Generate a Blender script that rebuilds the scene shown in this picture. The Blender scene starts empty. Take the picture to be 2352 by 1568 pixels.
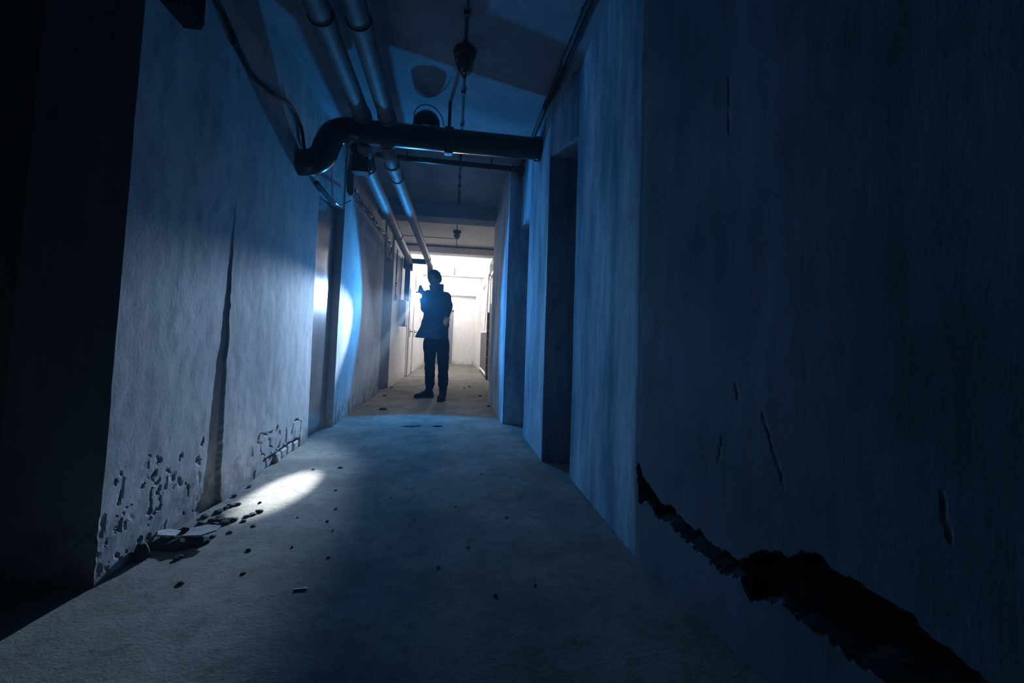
import bpy, bmesh, math, random
from math import sin, cos, pi, exp, sqrt
from mathutils import Vector, Matrix, noise

random.seed(7)
C = bpy.context.scene.collection
sc = bpy.context.scene

# ---------------------------------------------------------------- camera
cam_d = bpy.data.cameras.new('camera')
cam_d.sensor_width = 36.0
cam_d.lens = 15.306
cam_d.shift_y = -0.02714
cam_d.clip_start = 0.02
cam_d.clip_end = 100
cam = bpy.data.objects.new('camera', cam_d)
C.objects.link(cam)
R_ = Vector((0.99037463, -0.13418011, 0.03396746))
U_ = Vector((-0.04156754, -0.05425102, 0.99766175))
F_ = Vector((0.1320236, 0.98947083, 0.05930637))
cam.matrix_world = Matrix(((R_.x, U_.x, -F_.x, 0.0), (R_.y, U_.y, -F_.y, 0.0), (R_.z, U_.z, -F_.z, 0.88), (0, 0, 0, 1)))
sc.camera = cam

# ---------------------------------------------------------------- world, view
w = bpy.data.worlds.new('world')
sc.world = w
w.use_nodes = True
w.node_tree.nodes['Background'].inputs[0].default_value = (0.010, 0.034, 0.040, 1)   # added faint ambient fill lifting the blacks from the open end
w.node_tree.nodes['Background'].inputs[1].default_value = 0.25
hv = w.node_tree.nodes.new('ShaderNodeVolumeScatter')                      # added thin haze imitating the flare glow around the torch
hv.inputs['Color'].default_value = (0.70, 0.86, 1.0, 1)
hv.inputs['Density'].default_value = 0.007
hv.inputs['Anisotropy'].default_value = 0.6
w.node_tree.links.new(hv.outputs[0], w.node_tree.nodes['World Output'].inputs['Volume'])
sc.view_settings.view_transform = 'Standard'
sc.view_settings.look = 'None'
sc.view_settings.exposure = 0.0
sc.view_settings.gamma = 1.0
sc.view_settings.use_curve_mapping = False
sc.cycles.use_denoising = True
sc.cycles.max_bounces = 7
sc.cycles.volume_bounces = 0
sc.cycles.use_adaptive_sampling = True
sc.cycles.adaptive_threshold = 0.03
sc.cycles.diffuse_bounces = 4
sc.cycles.sample_clamp_indirect = 6.0
sc.cycles.use_light_tree = True

# ---------------------------------------------------------------- lamps of the place (their housings are built further down), plus one added fill spot
LENS = Vector((-0.488, 5.950, 1.425))          # front of the torch the person holds
TAX = Vector((-0.08, -0.70, -0.71)).normalized()   # torch axis

def spot(name, loc, target, power, full_angle, blend, color, radius):
    d = bpy.data.lights.new(name, 'SPOT')
    d.energy = power
    d.spot_size = math.radians(full_angle)
    d.spot_blend = blend
    d.color = color
    d.shadow_soft_size = radius
    o = bpy.data.objects.new(name, d)
    C.objects.link(o)
    o.location = loc
    o.rotation_euler = (Vector(target) - Vector(loc)).to_track_quat('-Z', 'Y').to_euler()
    return o

TL = LENS + TAX * 0.02
spot('torch_spill_light', TL, TL + Vector((0.06, -1.0, -0.15)), 172, 107, 0.25, (0.012, 0.36, 1.0), 0.035)
spot('torch_beam_light', TL, TL + Vector((-0.262, -0.92, -0.29)), 720, 35, 0.6, (0.50, 0.71, 1.0), 0.03)
spot('torch_core_light', TL, (-0.90, 2.66, 0.0), 5200, 5.6, 0.9, (0.86, 0.93, 1.0), 0.012)
spot('wall_patch_fill_light', TL, (-1.08, 5.13, 1.16), 24, 28, 1.0, (0.45, 0.78, 1.0), 0.02)  # added spot brightening the left wall patch, not a beam of the torch

def point(name, loc, power, color, radius):
    d = bpy.data.lights.new(name, 'POINT')
    d.energy = power
    d.color = color
    d.shadow_soft_size = radius
    o = bpy.data.objects.new(name, d)
    C.objects.link(o)
    o.location = loc
    return o
point('ceiling_lamp_light', (-0.02, 10.75, 2.60), 112, (1.0, 0.96, 0.93), 0.06)
point('wall_lamp_light', (-0.12, 14.05, 2.33), 32, (1.0, 0.97, 0.95), 0.06)

# ---------------------------------------------------------------- materials
def new_mat(name):
    m = bpy.data.materials.new(name)
    m.use_nodes = True
    nt = m.node_tree
    return m, nt, nt.nodes, nt.links, nt.nodes['Principled BSDF']

def plaster(name, c1, c2, c3, scale=3.0, stretch=1.0, rough=0.85, bump=0.25, fine=60.0, spec=0.25):
    """mottled wall or floor material; stretch < 1 draws the marks out vertically"""
    m, nt, N, L, b = new_mat(name)
    tc = N.new('ShaderNodeTexCoord')
    mp = N.new('ShaderNodeMapping'); mp.inputs['Scale'].default_value = (1, 1, stretch)
    L.new(tc.outputs['Object'], mp.inputs['Vector'])
    n1 = N.new('ShaderNodeTexNoise'); n1.inputs['Scale'].default_value = scale; n1.inputs['Detail'].default_value = 8; n1.inputs['Roughness'].default_value = 0.62
    n2 = N.new('ShaderNodeTexNoise'); n2.inputs['Scale'].default_value = scale * 5.5; n2.inputs['Detail'].default_value = 6; n2.inputs['Roughness'].default_value = 0.7
    n3 = N.new('ShaderNodeTexNoise'); n3.inputs['Scale'].default_value = fine; n3.inputs['Detail'].default_value = 4
    for n in (n1, n2): L.new(mp.outputs[0], n.inputs['Vector'])
    L.new(tc.outputs['Object'], n3.inputs['Vector'])
    r1 = N.new('ShaderNodeValToRGB')
    e = r1.color_ramp.elements
    e[0].position = 0.36; e[0].color = (*c1, 1)
    e[1].position = 0.62; e[1].color = (*c2, 1)
    L.new(n1.outputs['Fac'], r1.inputs[0])
    r2 = N.new('ShaderNodeValToRGB')
    r2.color_ramp.elements[0].position = 0.50; r2.color_ramp.elements[0].color = (0, 0, 0, 1)
    r2.color_ramp.elements[1].position = 0.72; r2.color_ramp.elements[1].color = (1, 1, 1, 1)
    L.new(n2.outputs['Fac'], r2.inputs[0])
    mx = N.new('ShaderNodeMixRGB'); mx.inputs[2].default_value = (*c3, 1)
    L.new(r2.outputs[0], mx.inputs[0]); L.new(r1.outputs[0], mx.inputs[1])
    L.new(mx.outputs[0], b.inputs['Base Color'])
    b.inputs['Roughness'].default_value = rough
    b.inputs['Specular IOR Level'].default_value = spec
    ad = N.new('ShaderNodeMath'); ad.operation = 'MULTIPLY_ADD'
    L.new(n3.outputs['Fac'], ad.inputs[0]); ad.inputs[1].default_value = 0.5
    L.new(n2.outputs['Fac'], ad.inputs[2])
    bp = N.new('ShaderNodeBump'); bp.inputs['Strength'].default_value = bump; bp.inputs['Distance'].default_value = 0.006
    L.new(ad.outputs[0], bp.inputs['Height']); L.new(bp.outputs[0], b.inputs['Normal'])
    return m

def simple(name, col, rough=0.5, metal=0.0, var=0.25, scale=12.0, bump=0.1, spec=0.5):
    m, nt, N, L, b = new_mat(name)
    tc = N.new('ShaderNodeTexCoord')
    n = N.new('ShaderNodeTexNoise'); n.inputs['Scale'].default_value = scale; n.inputs['Detail'].default_value = 5
    L.new(tc.outputs['Object'], n.inputs['Vector'])
    r = N.new('ShaderNodeValToRGB')
    r.color_ramp.elements[0].position = 0.3; r.color_ramp.elements[0].color = (*[c * (1 - var) for c in col], 1)
    r.color_ramp.elements[1].position = 0.7; r.color_ramp.elements[1].color = (*[min(1, c * (1 + var)) for c in col], 1)
    L.new(n.outputs['Fac'], r.inputs[0]); L.new(r.outputs[0], b.inputs['Base Color'])
    b.inputs['Roughness'].default_value = rough
    b.inputs['Metallic'].default_value = metal
    b.inputs['Specular IOR Level'].default_value = spec
    if bump:
        bp = N.new('ShaderNodeBump'); bp.inputs['Strength'].default_value = bump; bp.inputs['Distance'].default_value = 0.004
        L.new(n.outputs['Fac'], bp.inputs['Height']); L.new(bp.outputs[0], b.inputs['Normal'])
    return m

def glow(name, col, strength):
    m, nt, N, L, b = new_mat(name)
    b.inputs['Base Color'].default_value = (*col, 1)
    b.inputs['Emission Color'].default_value = (*col, 1)
    b.inputs['Emission Strength'].default_value = strength
    return m

M = {}
M['wall_left'] = plaster('old_whitewash', (0.34, 0.34, 0.35), (0.52, 0.52, 0.52), (0.28, 0.28, 0.30), 2.2, 0.5, bump=0.3)
M['wall_right'] = plaster('streaked_whitewash_blue_light', (0.11, 0.21, 0.29), (0.44, 0.62, 0.72), (0.18, 0.29, 0.42), 4.2, 0.22, bump=0.3)  # blue of the torch light put into the whitewash colour
M['wall_grey'] = plaster('dull_render', (0.30, 0.28, 0.27), (0.42, 0.40, 0.39), (0.26, 0.25, 0.24), 3.0, 0.6, bump=0.35)
M['wall_white'] = plaster('white_render', (0.80, 0.79, 0.78), (0.88, 0.87, 0.86), (0.68, 0.66, 0.64), 2.0, 0.5, bump=0.15)
M['wall_bare'] = plaster('bare_grey_render', (0.15, 0.165, 0.175), (0.24, 0.255, 0.265), (0.13, 0.14, 0.17), 1.6, 0.45, bump=0.3)
M['ceiling_lit'] = plaster('ceiling_lamplight_tint', (0.74, 0.73, 0.72), (0.82, 0.81, 0.80), (0.68, 0.67, 0.66), 2.0, 1.0, bump=0.2)  # lighter than the near ceiling: lamp brightness put into the colour
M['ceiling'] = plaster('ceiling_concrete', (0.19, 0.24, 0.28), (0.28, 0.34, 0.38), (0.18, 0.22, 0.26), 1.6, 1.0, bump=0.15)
M['floor'] = plaster('dusty_concrete', (0.165, 0.156, 0.138), (0.285, 0.268, 0.236), (0.138, 0.130, 0.116), 2.6, 1.0, rough=0.95, bump=0.55, fine=110, spec=0.12)
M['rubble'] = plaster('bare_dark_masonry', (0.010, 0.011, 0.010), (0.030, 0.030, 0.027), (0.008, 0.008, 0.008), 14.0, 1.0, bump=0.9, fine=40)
M['pit'] = plaster('damp_bare_render', (0.16, 0.16, 0.165), (0.30, 0.30, 0.305), (0.12, 0.12, 0.12), 10.0, 1.0, bump=0.7, fine=50)
M['brick'] = plaster('pale_brick', (0.36, 0.35, 0.34), (0.55, 0.54, 0.52), (0.25, 0.24, 0.24), 9.0, 1.0, bump=0.5)
M['steel_door'] = simple('glossy_sheet_steel', (0.50, 0.52, 0.55), 0.17, 0.85, 0.10, 3.0, 0.05)
M['black_paint'] = simple('black_pipe_paint', (0.005, 0.006, 0.005), 0.24, 0.0, 0.3, 20, 0.06, 0.35)
M['dark_iron'] = simple('dark_iron', (0.03, 0.03, 0.03), 0.45, 0.3, 0.3, 20, 0.15)
M['pipe_grey'] = simple('grey_pipe_paint', (0.10, 0.102, 0.105), 0.6, 0.0, 0.3, 14, 0.2)
M['cable'] = simple('black_cable', (0.012, 0.012, 0.012), 0.7, 0.0, 0.2, 30, 0.05)
M['dark_door'] = simple('dark_door_paint', (0.012, 0.013, 0.013), 0.5, 0.0, 0.3, 6, 0.1)
M['grey_door'] = simple('grey_door_paint', (0.26, 0.24, 0.27), 0.6, 0.0, 0.12, 4, 0.05)
M['white_paint'] = simple('white_gate_paint', (0.74, 0.73, 0.74), 0.5, 0.0, 0.08, 8, 0.05)
M['sheet_dark'] = simple('dark_sheet', (0.10, 0.09, 0.10), 0.6, 0.0, 0.2, 6, 0.05)
M['box_grey'] = simple('grey_steel_box', (0.26, 0.25, 0.28), 0.55, 0.0, 0.1, 8, 0.05)
M['glass_dull'] = simple('dusty_lamp_glass', (0.07, 0.07, 0.07), 0.3, 0.0, 0.1, 8, 0.0)
M['lamp_on'] = glow('lit_lamp_glass', (1.0, 0.97, 0.94), 40)
M['torch_on'] = glow('lit_torch_lens', (0.93, 0.97, 1.0), 160)
M['jacket'] = simple('navy_jacket_cloth', (0.014, 0.050, 0.120), 0.85, 0.0, 0.2, 30, 0.25, 0.2)
M['trousers'] = simple('black_denim', (0.005, 0.006, 0.010), 0.9, 0.0, 0.2, 60, 0.2, 0.15)
M['boot'] = simple('black_boot_leather', (0.007, 0.008, 0.008), 0.65, 0.0, 0.2, 40, 0.2, 0.2)
M['skin'] = simple('skin', (0.30, 0.19, 0.15), 0.55, 0.0, 0.08, 20, 0.02, 0.3)
M['hair'] = simple('dark_hair', (0.010, 0.011, 0.015), 0.6, 0.0, 0.3, 60, 0.5, 0.3)
M['eye'] = simple('eye', (0.25, 0.25, 0.25), 0.2, 0.0, 0.02, 5, 0.0)
M['chip'] = plaster('plaster_chip', (0.34, 0.34, 0.34), (0.56, 0.56, 0.56), (0.25, 0.25, 0.25), 16, 1.0, bump=0.5)
M['dark_chip'] = plaster('dark_rubble_chip', (0.03, 0.03, 0.03), (0.07, 0.07, 0.065), (0.02, 0.02, 0.02), 16, 1.0, bump=0.5)
M['wood'] = simple('pale_wood', (0.62, 0.58, 0.50), 0.7, 0.0, 0.2, 30, 0.2)

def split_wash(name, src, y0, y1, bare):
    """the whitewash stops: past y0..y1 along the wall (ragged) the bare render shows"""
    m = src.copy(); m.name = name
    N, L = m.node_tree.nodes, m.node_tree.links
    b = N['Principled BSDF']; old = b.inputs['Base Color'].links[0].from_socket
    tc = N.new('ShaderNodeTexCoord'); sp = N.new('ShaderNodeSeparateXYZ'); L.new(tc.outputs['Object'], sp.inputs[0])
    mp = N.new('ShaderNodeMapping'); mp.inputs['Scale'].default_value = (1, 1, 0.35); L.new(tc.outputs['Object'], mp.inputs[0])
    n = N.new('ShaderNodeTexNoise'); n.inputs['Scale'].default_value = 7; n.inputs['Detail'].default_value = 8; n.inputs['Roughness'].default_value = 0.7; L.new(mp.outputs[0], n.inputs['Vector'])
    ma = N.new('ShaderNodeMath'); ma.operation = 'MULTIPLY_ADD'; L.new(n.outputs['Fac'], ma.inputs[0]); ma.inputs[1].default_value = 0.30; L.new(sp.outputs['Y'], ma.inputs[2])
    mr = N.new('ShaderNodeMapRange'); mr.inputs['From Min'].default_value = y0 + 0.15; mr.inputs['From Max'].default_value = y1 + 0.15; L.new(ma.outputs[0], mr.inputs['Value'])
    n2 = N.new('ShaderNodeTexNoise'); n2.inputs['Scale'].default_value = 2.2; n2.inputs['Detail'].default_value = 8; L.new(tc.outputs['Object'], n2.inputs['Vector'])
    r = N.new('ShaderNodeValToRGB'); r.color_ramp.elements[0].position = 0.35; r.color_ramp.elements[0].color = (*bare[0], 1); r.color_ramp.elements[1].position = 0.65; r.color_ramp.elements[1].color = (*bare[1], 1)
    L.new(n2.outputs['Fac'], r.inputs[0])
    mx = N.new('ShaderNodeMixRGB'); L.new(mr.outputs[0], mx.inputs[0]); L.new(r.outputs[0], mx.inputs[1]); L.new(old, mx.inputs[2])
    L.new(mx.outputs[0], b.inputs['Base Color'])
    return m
def foot_dirt(m, h, col):
    """dirt and damp blotches creeping up from the floor, over the wall's own colour"""
    N, L = m.node_tree.nodes, m.node_tree.links
    b = N['Principled BSDF']; old = b.inputs['Base Color'].links[0].from_socket
    tc = N.new('ShaderNodeTexCoord'); sp = N.new('ShaderNodeSeparateXYZ'); L.new(tc.outputs['Object'], sp.inputs[0])
    n = N.new('ShaderNodeTexNoise'); n.inputs['Scale'].default_value = 9; n.inputs['Detail'].default_value = 9; n.inputs['Roughness'].default_value = 0.75; L.new(tc.outputs['Object'], n.inputs['Vector'])
    ma = N.new('ShaderNodeMath'); ma.operation = 'MULTIPLY_ADD'; L.new(sp.outputs['Z'], ma.inputs[0]); ma.inputs[1].default_value = -0.32 / h; L.new(n.outputs['Fac'], ma.inputs[2])
    r = N.new('ShaderNodeMapRange'); r.inputs['From Min'].default_value = 0.36; r.inputs['From Max'].default_value = 0.52; r.inputs['To Max'].default_value = 0.75; L.new(ma.outputs[0], r.inputs['Value'])
    mx = N.new('ShaderNodeMixRGB'); L.new(r.outputs[0], mx.inputs[0]); L.new(old, mx.inputs[1]); mx.inputs[2].default_value = (*col, 1)
    L.new(mx.outputs[0], b.inputs['Base Color'])
foot_dirt(M['wall_left'], 0.42, (0.16, 0.16, 0.165))
foot_dirt(M['wall_white'], 0.30, (0.45, 0.41, 0.36))
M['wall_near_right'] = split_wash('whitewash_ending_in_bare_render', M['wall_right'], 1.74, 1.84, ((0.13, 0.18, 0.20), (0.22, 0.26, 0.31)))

# ---------------------------------------------------------------- object helpers
def link_mesh(name, verts, faces, mat, parent=None, smooth=False, mats=None, midx=None):
    me = bpy.data.meshes.new(name)
    me.from_pydata(verts, [], faces)
    me.update()
    o = bpy.data.objects.new(name, me)
    C.objects.link(o)
    for mm in (mats or [mat]): me.materials.append(mm)
    if midx: me.polygons.foreach_set('material_index', midx)
    if smooth: me.polygons.foreach_set('use_smooth', [True] * len(me.polygons))
    if parent: o.parent = parent
    return o

def from_bm(name, bm, mat, parent=None, smooth=False):
    bmesh.ops.recalc_face_normals(bm, faces=bm.faces)
    me = bpy.data.meshes.new(name)
    bm.to_mesh(me); bm.free()
    me.materials.append(mat)
    if smooth: me.polygons.foreach_set('use_smooth', [True] * len(me.polygons))
    o = bpy.data.objects.new(name, me)
    C.objects.link(o)
    if parent: o.parent = parent
    return o

def thing(name, label, cat, loc=(0, 0, 0), group=None):
    o = bpy.data.objects.new(name, None)
    o.empty_display_size = 0.1
    C.objects.link(o)
    o.location = loc
    tag(o, label, cat, group)
    return o

def tag(o, label, cat, group=None):
    o['label'] = label; o['category'] = cat
    if group: o['group'] = group
    return o

def struct(o, label=None):
    o['kind'] = 'structure'
    if label: o['label'] = label
    return o

def add_box(bm, x0, x1, y0, y1, z0, z1, bev=0.0, rot=None, origin=None):
    vs = [bm.verts.new((x, y, z)) for x in (x0, x1) for y in (y0, y1) for z in (z0, z1)]
    idx = [(0, 1, 3, 2), (4, 6, 7, 5), (0, 4, 5, 1), (2, 3, 7, 6), (0, 2, 6, 4), (1, 5, 7, 3)]
    fs = [bm.faces.new([vs[i] for i in f]) for f in idx]
    if bev > 0:
        es = list({e for f in fs for e in f.edges})
        r = bmesh.ops.bevel(bm, geom=es, offset=bev, segments=2, affect='EDGES', profile=0.6)
        vs = list({v for f in r['faces'] for v in f.verts} | {v for v in vs if v.is_valid})
    if rot is not None:
        bmesh.ops.transform(bm, matrix=Matrix.Translation(origin) @ rot @ Matrix.Translation(-Vector(origin)), verts=vs)
    return vs

def box(name, x0, x1, y0, y1, z0, z1, mat, parent=None, bev=0.0):
    bm = bmesh.new(); add_box(bm, x0, x1, y0, y1, z0, z1, bev)
    return from_bm(name, bm, mat, parent)

def frames(path):
    pts = [Vector(p) for p in path]
    T = []
    for i in range(len(pts)):
        a = pts[max(0, i - 1)]; b = pts[min(len(pts) - 1, i + 1)]
        T.append((b - a).normalized())
    ref = Vector((0, 0, 1)) if abs(T[0].z) < 0.9 else Vector((1, 0, 0))
    n = T[0].cross(ref).normalized()
    out = []
    for i, t in enumerate(T):
        n = (n - t * n.dot(t)).normalized()
        out.append((pts[i], n, t.cross(n).normalized()))
    return out

def add_tube(bm, path, r, seg=12, cap=True):
    rad = r if isinstance(r, (list, tuple)) else [r] * len(path)
    rings = []
    for (p, n, b), rr in zip(frames(path), rad):
        rings.append([bm.verts.new(p + n * (cos(2 * pi * k / seg) * rr) + b * (sin(2 * pi * k / seg) * rr)) for k in range(seg)])
    for a, b in zip(rings, rings[1:]):
        for k in range(seg):
            bm.faces.new((a[k], a[(k + 1) % seg], b[(k + 1) % seg], b[k]))
    if cap:
        bm.faces.new(list(reversed(rings[0]))); bm.faces.new(rings[-1])

def tube(name, path, r, mat, parent=None, seg=12, smooth=True):
    bm = bmesh.new(); add_tube(bm, path, r, seg)
    o = from_bm(name, bm, mat, parent, smooth)
    if smooth: sharp(o)
    return o

def sharp(o, ang=40):
    me = o.data
    bm = bmesh.new(); bm.from_mesh(me)
    for e in bm.edges:
        if len(e.link_faces) == 2 and e.calc_face_angle(0) > math.radians(ang): e.smooth = False
    bm.to_mesh(me); bm.free()

def smooth_path(pts, n=6):
    """Catmull-Rom through the points"""
    P = [Vector(p) for p in pts]
    P = [P[0] * 2 - P[1]] + P + [P[-1] * 2 - P[-2]]
    out = []
    for i in range(1, len(P) - 2):
        for k in range(n):
            t = k / n
            a, b, c, d = P[i - 1], P[i], P[i + 1], P[i + 2]
            out.append(0.5 * ((2 * b) + (c - a) * t + (2 * a - 5 * b + 4 * c - d) * t * t + (3 * b - a - 3 * c + d) * t ** 3))
    out.append(P[-2])
    return out

def nz(x, y, z=0.0): return noise.noise(Vector((x, y, z)))
def fbm(x, y, z=0.0): return nz(x, y, z) + 0.5 * nz(2 * x, 2 * y, z + 7) + 0.25 * nz(4 * x, 4 * y, z + 13)

def seg_dist(p, a, b):
    ax, ay = a; bx, by = b; px, py = p
    dx, dy = bx - ax, by - ay
    t = max(0, min(1, ((px - ax) * dx + (py - ay) * dy) / (dx * dx + dy * dy + 1e-9)))
    return math.hypot(px - ax - t * dx, py - ay - t * dy)
def line_dist(p, pl): return min(seg_dist(p, a, b) for a, b in zip(pl, pl[1:]))
def inside(p, poly):
    x, y = p; c = False
    j = len(poly) - 1
    for i in range(len(poly)):
        xi, yi = poly[i]; xj, yj = poly[j]
        if (yi > y) != (yj > y) and x < (xj - xi) * (y - yi) / (yj - yi) + xi: c = not c
        j = i
    return c

def wall(name, x, sgn, y0, y1, z0, z1, dy, dz, thick, depth, mat, mats=None, matfn=None, ylist=None, zlist=None):
    """a wall along the corridor: relief front face at x (sgn = direction of the room), sides and back closed"""
    ys = ylist or [y0 + (y1 - y0) * i / max(1, round((y1 - y0) / dy)) for i in range(max(1, round((y1 - y0) / dy)) + 1)]
    nzv = max(1, round((z1 - z0) / dz))
    zs = zlist or [z0 + (z1 - z0) * i / nzv for i in range(nzv + 1)]
    nzv = len(zs) - 1
    V, Fc, MI = [], [], []
    ny = len(ys)
    for z in zs:
        for y in ys:
            V.append((x + sgn * depth(y, z), y, z))
    for j in range(nzv):
        for i in range(ny - 1):
            a = j * ny + i
            f = (a, a + 1, a + 1 + ny, a + ny)
            Fc.append(f if sgn < 0 else f[::-1])
            MI.append(matfn((ys[i] + ys[i + 1]) / 2, (zs[j] + zs[j + 1]) / 2) if matfn else 0)
    ring = [i for i in range(ny)] + [j * ny + ny - 1 for j in range(1, nzv + 1)] + [nzv * ny + i for i in range(ny - 2, -1, -1)] + [j * ny for j in range(nzv - 1, 0, -1)]
    base = len(V)
    for k in ring: V.append((x - sgn * thick, V[k][1], V[k][2]))
    n = len(ring)
    for k in range(n):
        k2 = (k + 1) % n
        f = (ring[k], base + k, base + k2, ring[k2])
        Fc.append(f if sgn < 0 else f[::-1]); MI.append(0)
    f = tuple(base + k for k in range(n))
    Fc.append(f if sgn < 0 else f[::-1]); MI.append(0)
    return struct(link_mesh(name, V, Fc, mat, mats=mats, midx=MI if matfn else None))

def steps(*segs):
    out = []
    for a, b, d in segs:
        n = max(1, round((b - a) / d)); out += [a + (b - a) * i / n for i in range(n)]
    return out + [segs[-1][1]]
def plain(y, z, s=1.0): return 0.006 * s * fbm(y * 1.3, z * 1.3, 3) + 0.0016 * s * nz(y * 14, z * 14, 5)

# ================================================================ THE SETTING
ZC = 2.78
FY0, FY1 = -2.2, 15.2
# floor
V, Fc = [], []
xs = [-2.7 + 0.06 * i for i in range(int(5.0 / 0.06) + 1)]
ysf = [FY0 + 0.06 * i for i in range(int((FY1 - FY0) / 0.06) + 1)]
for y in ysf:
    for x in xs:
        V.append((x, y, -0.003 + 0.003 * fbm(x * 2.1, y * 2.1) - 0.001))
nx = len(xs)
for j in range(len(ysf) - 1):
    for i in range(nx - 1):
        a = j * nx + i
        Fc.append((a, a + 1, a + 1 + nx, a + nx))
floor = struct(link_mesh('floor', V, Fc, M['floor'], smooth=True))
# ceiling
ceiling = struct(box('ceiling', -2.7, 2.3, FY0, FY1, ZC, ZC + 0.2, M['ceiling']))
struct(box('ceiling.001', -1.1, 0.85, 6.45, 14.4, ZC - 0.012, ZC + 0.05, M['ceiling_lit']))  # far bays, lamp-lit brightness painted in as a lighter ceiling colour
M['beam_grey'] = M['ceiling']
# cross beams under the ceiling
def beam(n, y0, y1, zb, mat, x0=-1.3, x1=0.95):
    struct(box('trim_%d' % n, x0, x1, y0, y1, zb, ZC + 0.02, mat, bev=0.012))
beam(1, 6.12, 6.46, 2.56, M['ceiling'])
beam(2, 8.95, 9.25, 2.60, M['ceiling_lit'])
beam(3, 11.85, 12.2, 2.55, M['wall_white'])
beam(4, 14.3, 14.62, 2.27, M['wall_white'])

# ---- left wall, near stretch, with the broken foot and the exposed bricks
cracks = [[(2.916, 0.251), (2.878, 0.247), (2.854, 0.215), (2.866, 0.2), (2.891, 0.196), (2.899, 0.171), (2.921, 0.125), (2.958, 0.111)], [(2.939, 0.236), (2.991, 0.229), (3.065, 0.231)],
          [(3.128, 0.227), (3.158, 0.25)], [(3.006, 0.197), (3.041, 0.18), (3.036, 0.142), (3.099, 0.122)], [(3.195, 0.206), (3.213, 0.174), (3.214, 0.131), (3.206, 0.105), (3.148, 0.079)],
          [(3.322, 0.194), (3.331, 0.138), (3.333, 0.089)], [(3.51, 0.22), (3.462, 0.206), (3.449, 0.163), (3.439, 0.14)], [(3.51, 0.22), (3.564, 0.213), (3.638, 0.183), (3.617, 0.128), (3.628, 0.04)],
          [(2.792, 0.205), (2.801, 0.146)], [(2.84, 0.034), (2.824, 0.0)]]
rp = random.Random(11)
pits = [[(1.798, 0.329), (1.787, 0.282), (1.784, 0.248)], [(1.825, 0.204), (1.804, 0.177), (1.796, 0.141)], [(1.955, 0.221), (1.968, 0.165), (1.976, 0.123), (1.958, 0.099)], [(1.89, 0.262), (1.93, 0.285)]]
for k in range(46):
    y_ = rp.uniform(1.73, 2.30); z_ = 0.02 + 0.33 * rp.random() ** 1.9
    l_ = rp.uniform(0.008, 0.045); t_ = rp.gauss(1.35, 0.55)
    pits.append([(y_, z_), (y_ + l_ * cos(t_), z_ + l_ * sin(t_))])
def broken(y, z): return max(0.0, min(1.0, 0.62 + 1.5 * nz(y * 17, z * 17, 41) + 0.8 * nz(y * 45, z * 45, 12)))
def wob(y, z, a): return (y + a * nz(y * 18, z * 18, 1) + 0.5 * a * nz(y * 48, z * 48, 6), z + a * nz(y * 18, z * 18, 11) + 0.5 * a * nz(y * 48, z * 48, 16))
brick_top = 0.078
def brick_zone(y, z): return 2.94 < y < 3.63 and z < brick_top + 0.015 * nz(y * 9, 2.0)
def ero(y, z):
    """erosion of the foot of the wall, 0..1"""
    if z > 0.42: return 0.0
    k = max(0.0, 1 - z / 0.42)
    a = fbm(y * 7.5, z * 7.5, 21) + 0.4 * nz(y * 26, z * 26, 4)
    if y < 2.42: return max(0.0, min(1.0, (a - 0.62 + 0.40 * k) * 3.0)) * min(1, k * 2.2)
    return max(0.0, min(1.0, (a - 0.75 + 0.30 * k) * 3.0)) * min(1, k * 2.2)
def d_left(y, z):
    ye = 2.44 + 0.012 * nz(1.0, z * 9) + 0.006 * nz(3.0, z * 40) + 0.02 * exp(-z / 0.06)
    s = 0.025 * max(0.0, 1 - z / 1.6)
    d = plain(y, z) * 0.8
    d += s * max(0.0, min(1.0, (y - ye) / 0.010))
    if y > 2.44: d += 0.012 * max(0, 1 - abs(y - 3.1) / 0.65) * exp(-((z - 0.9) / 0.8) ** 2)
    if z < 0.5:
        d -= 0.005 * ero(y, z)
        if y < 2.5:
            for c in pits:
                q = line_dist(wob(y, z, 0.016), c); wd = 0.009 * broken(y, z) + 0.002
                if q < wd: d -= 0.008 * (1 - q / wd)
        else:
            for c in cracks:
                q = line_dist(wob(y, z, 0.009), c); wd = 0.010 * broken(y, z) + 0.001
                if q < wd: d -= 0.014 * min(1, (1 - q / wd) * 2)
        if brick_zone(y, z): d -= 0.045
    return d
def m_left(y, z):
    if z < 0.45:
        if brick_zone(y, z): return 1
        if y < 2.5:
            if any(line_dist(wob(y, z, 0.016), c) < 0.006 * broken(y, z) for c in pits): return 1
            if ero(y, z) > 0.93: return 1
        elif any(line_dist(wob(y, z, 0.009), c) < 0.006 * broken(y, z) for c in cracks): return 1
    return 0
wl = wall('wall_left', -1.17, 1, 1.70, 3.81, -0.03, ZC, 0.01, 0.01, 0.32, d_left, None, [M['wall_left'], M['pit']], m_left, steps((1.70, 2.42, 0.008), (2.42, 2.46, 0.004), (2.46, 3.81, 0.0075)), steps((-0.03, 0.42, 0.0065), (0.42, ZC, 0.028)))
# the bricks laid bare along the foot of that wall
rb = random.Random(3)
yb = 2.955
while yb < 3.59:
    wb = rb.uniform(0.060, 0.105)
    zt = rb.uniform(0.050, 0.068)
    xo = rb.uniform(-0.012, 0.010)
    bm = bmesh.new()
    add_box(bm, -1.205, -1.150 + xo, yb, min(yb + wb, 3.62), -0.004, zt, 0.012)
    for v in bm.verts:
        v.co += Vector((nz(v.co.y * 30, v.co.z * 30, 1), nz(v.co.y * 30, v.co.z * 30, 2), nz(v.co.y * 30, v.co.z * 30, 3))) * 0.007
    from_bm('brick', bm, M['brick'], wl)
    yb += wb + rb.uniform(0.018, 0.034)

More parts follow.
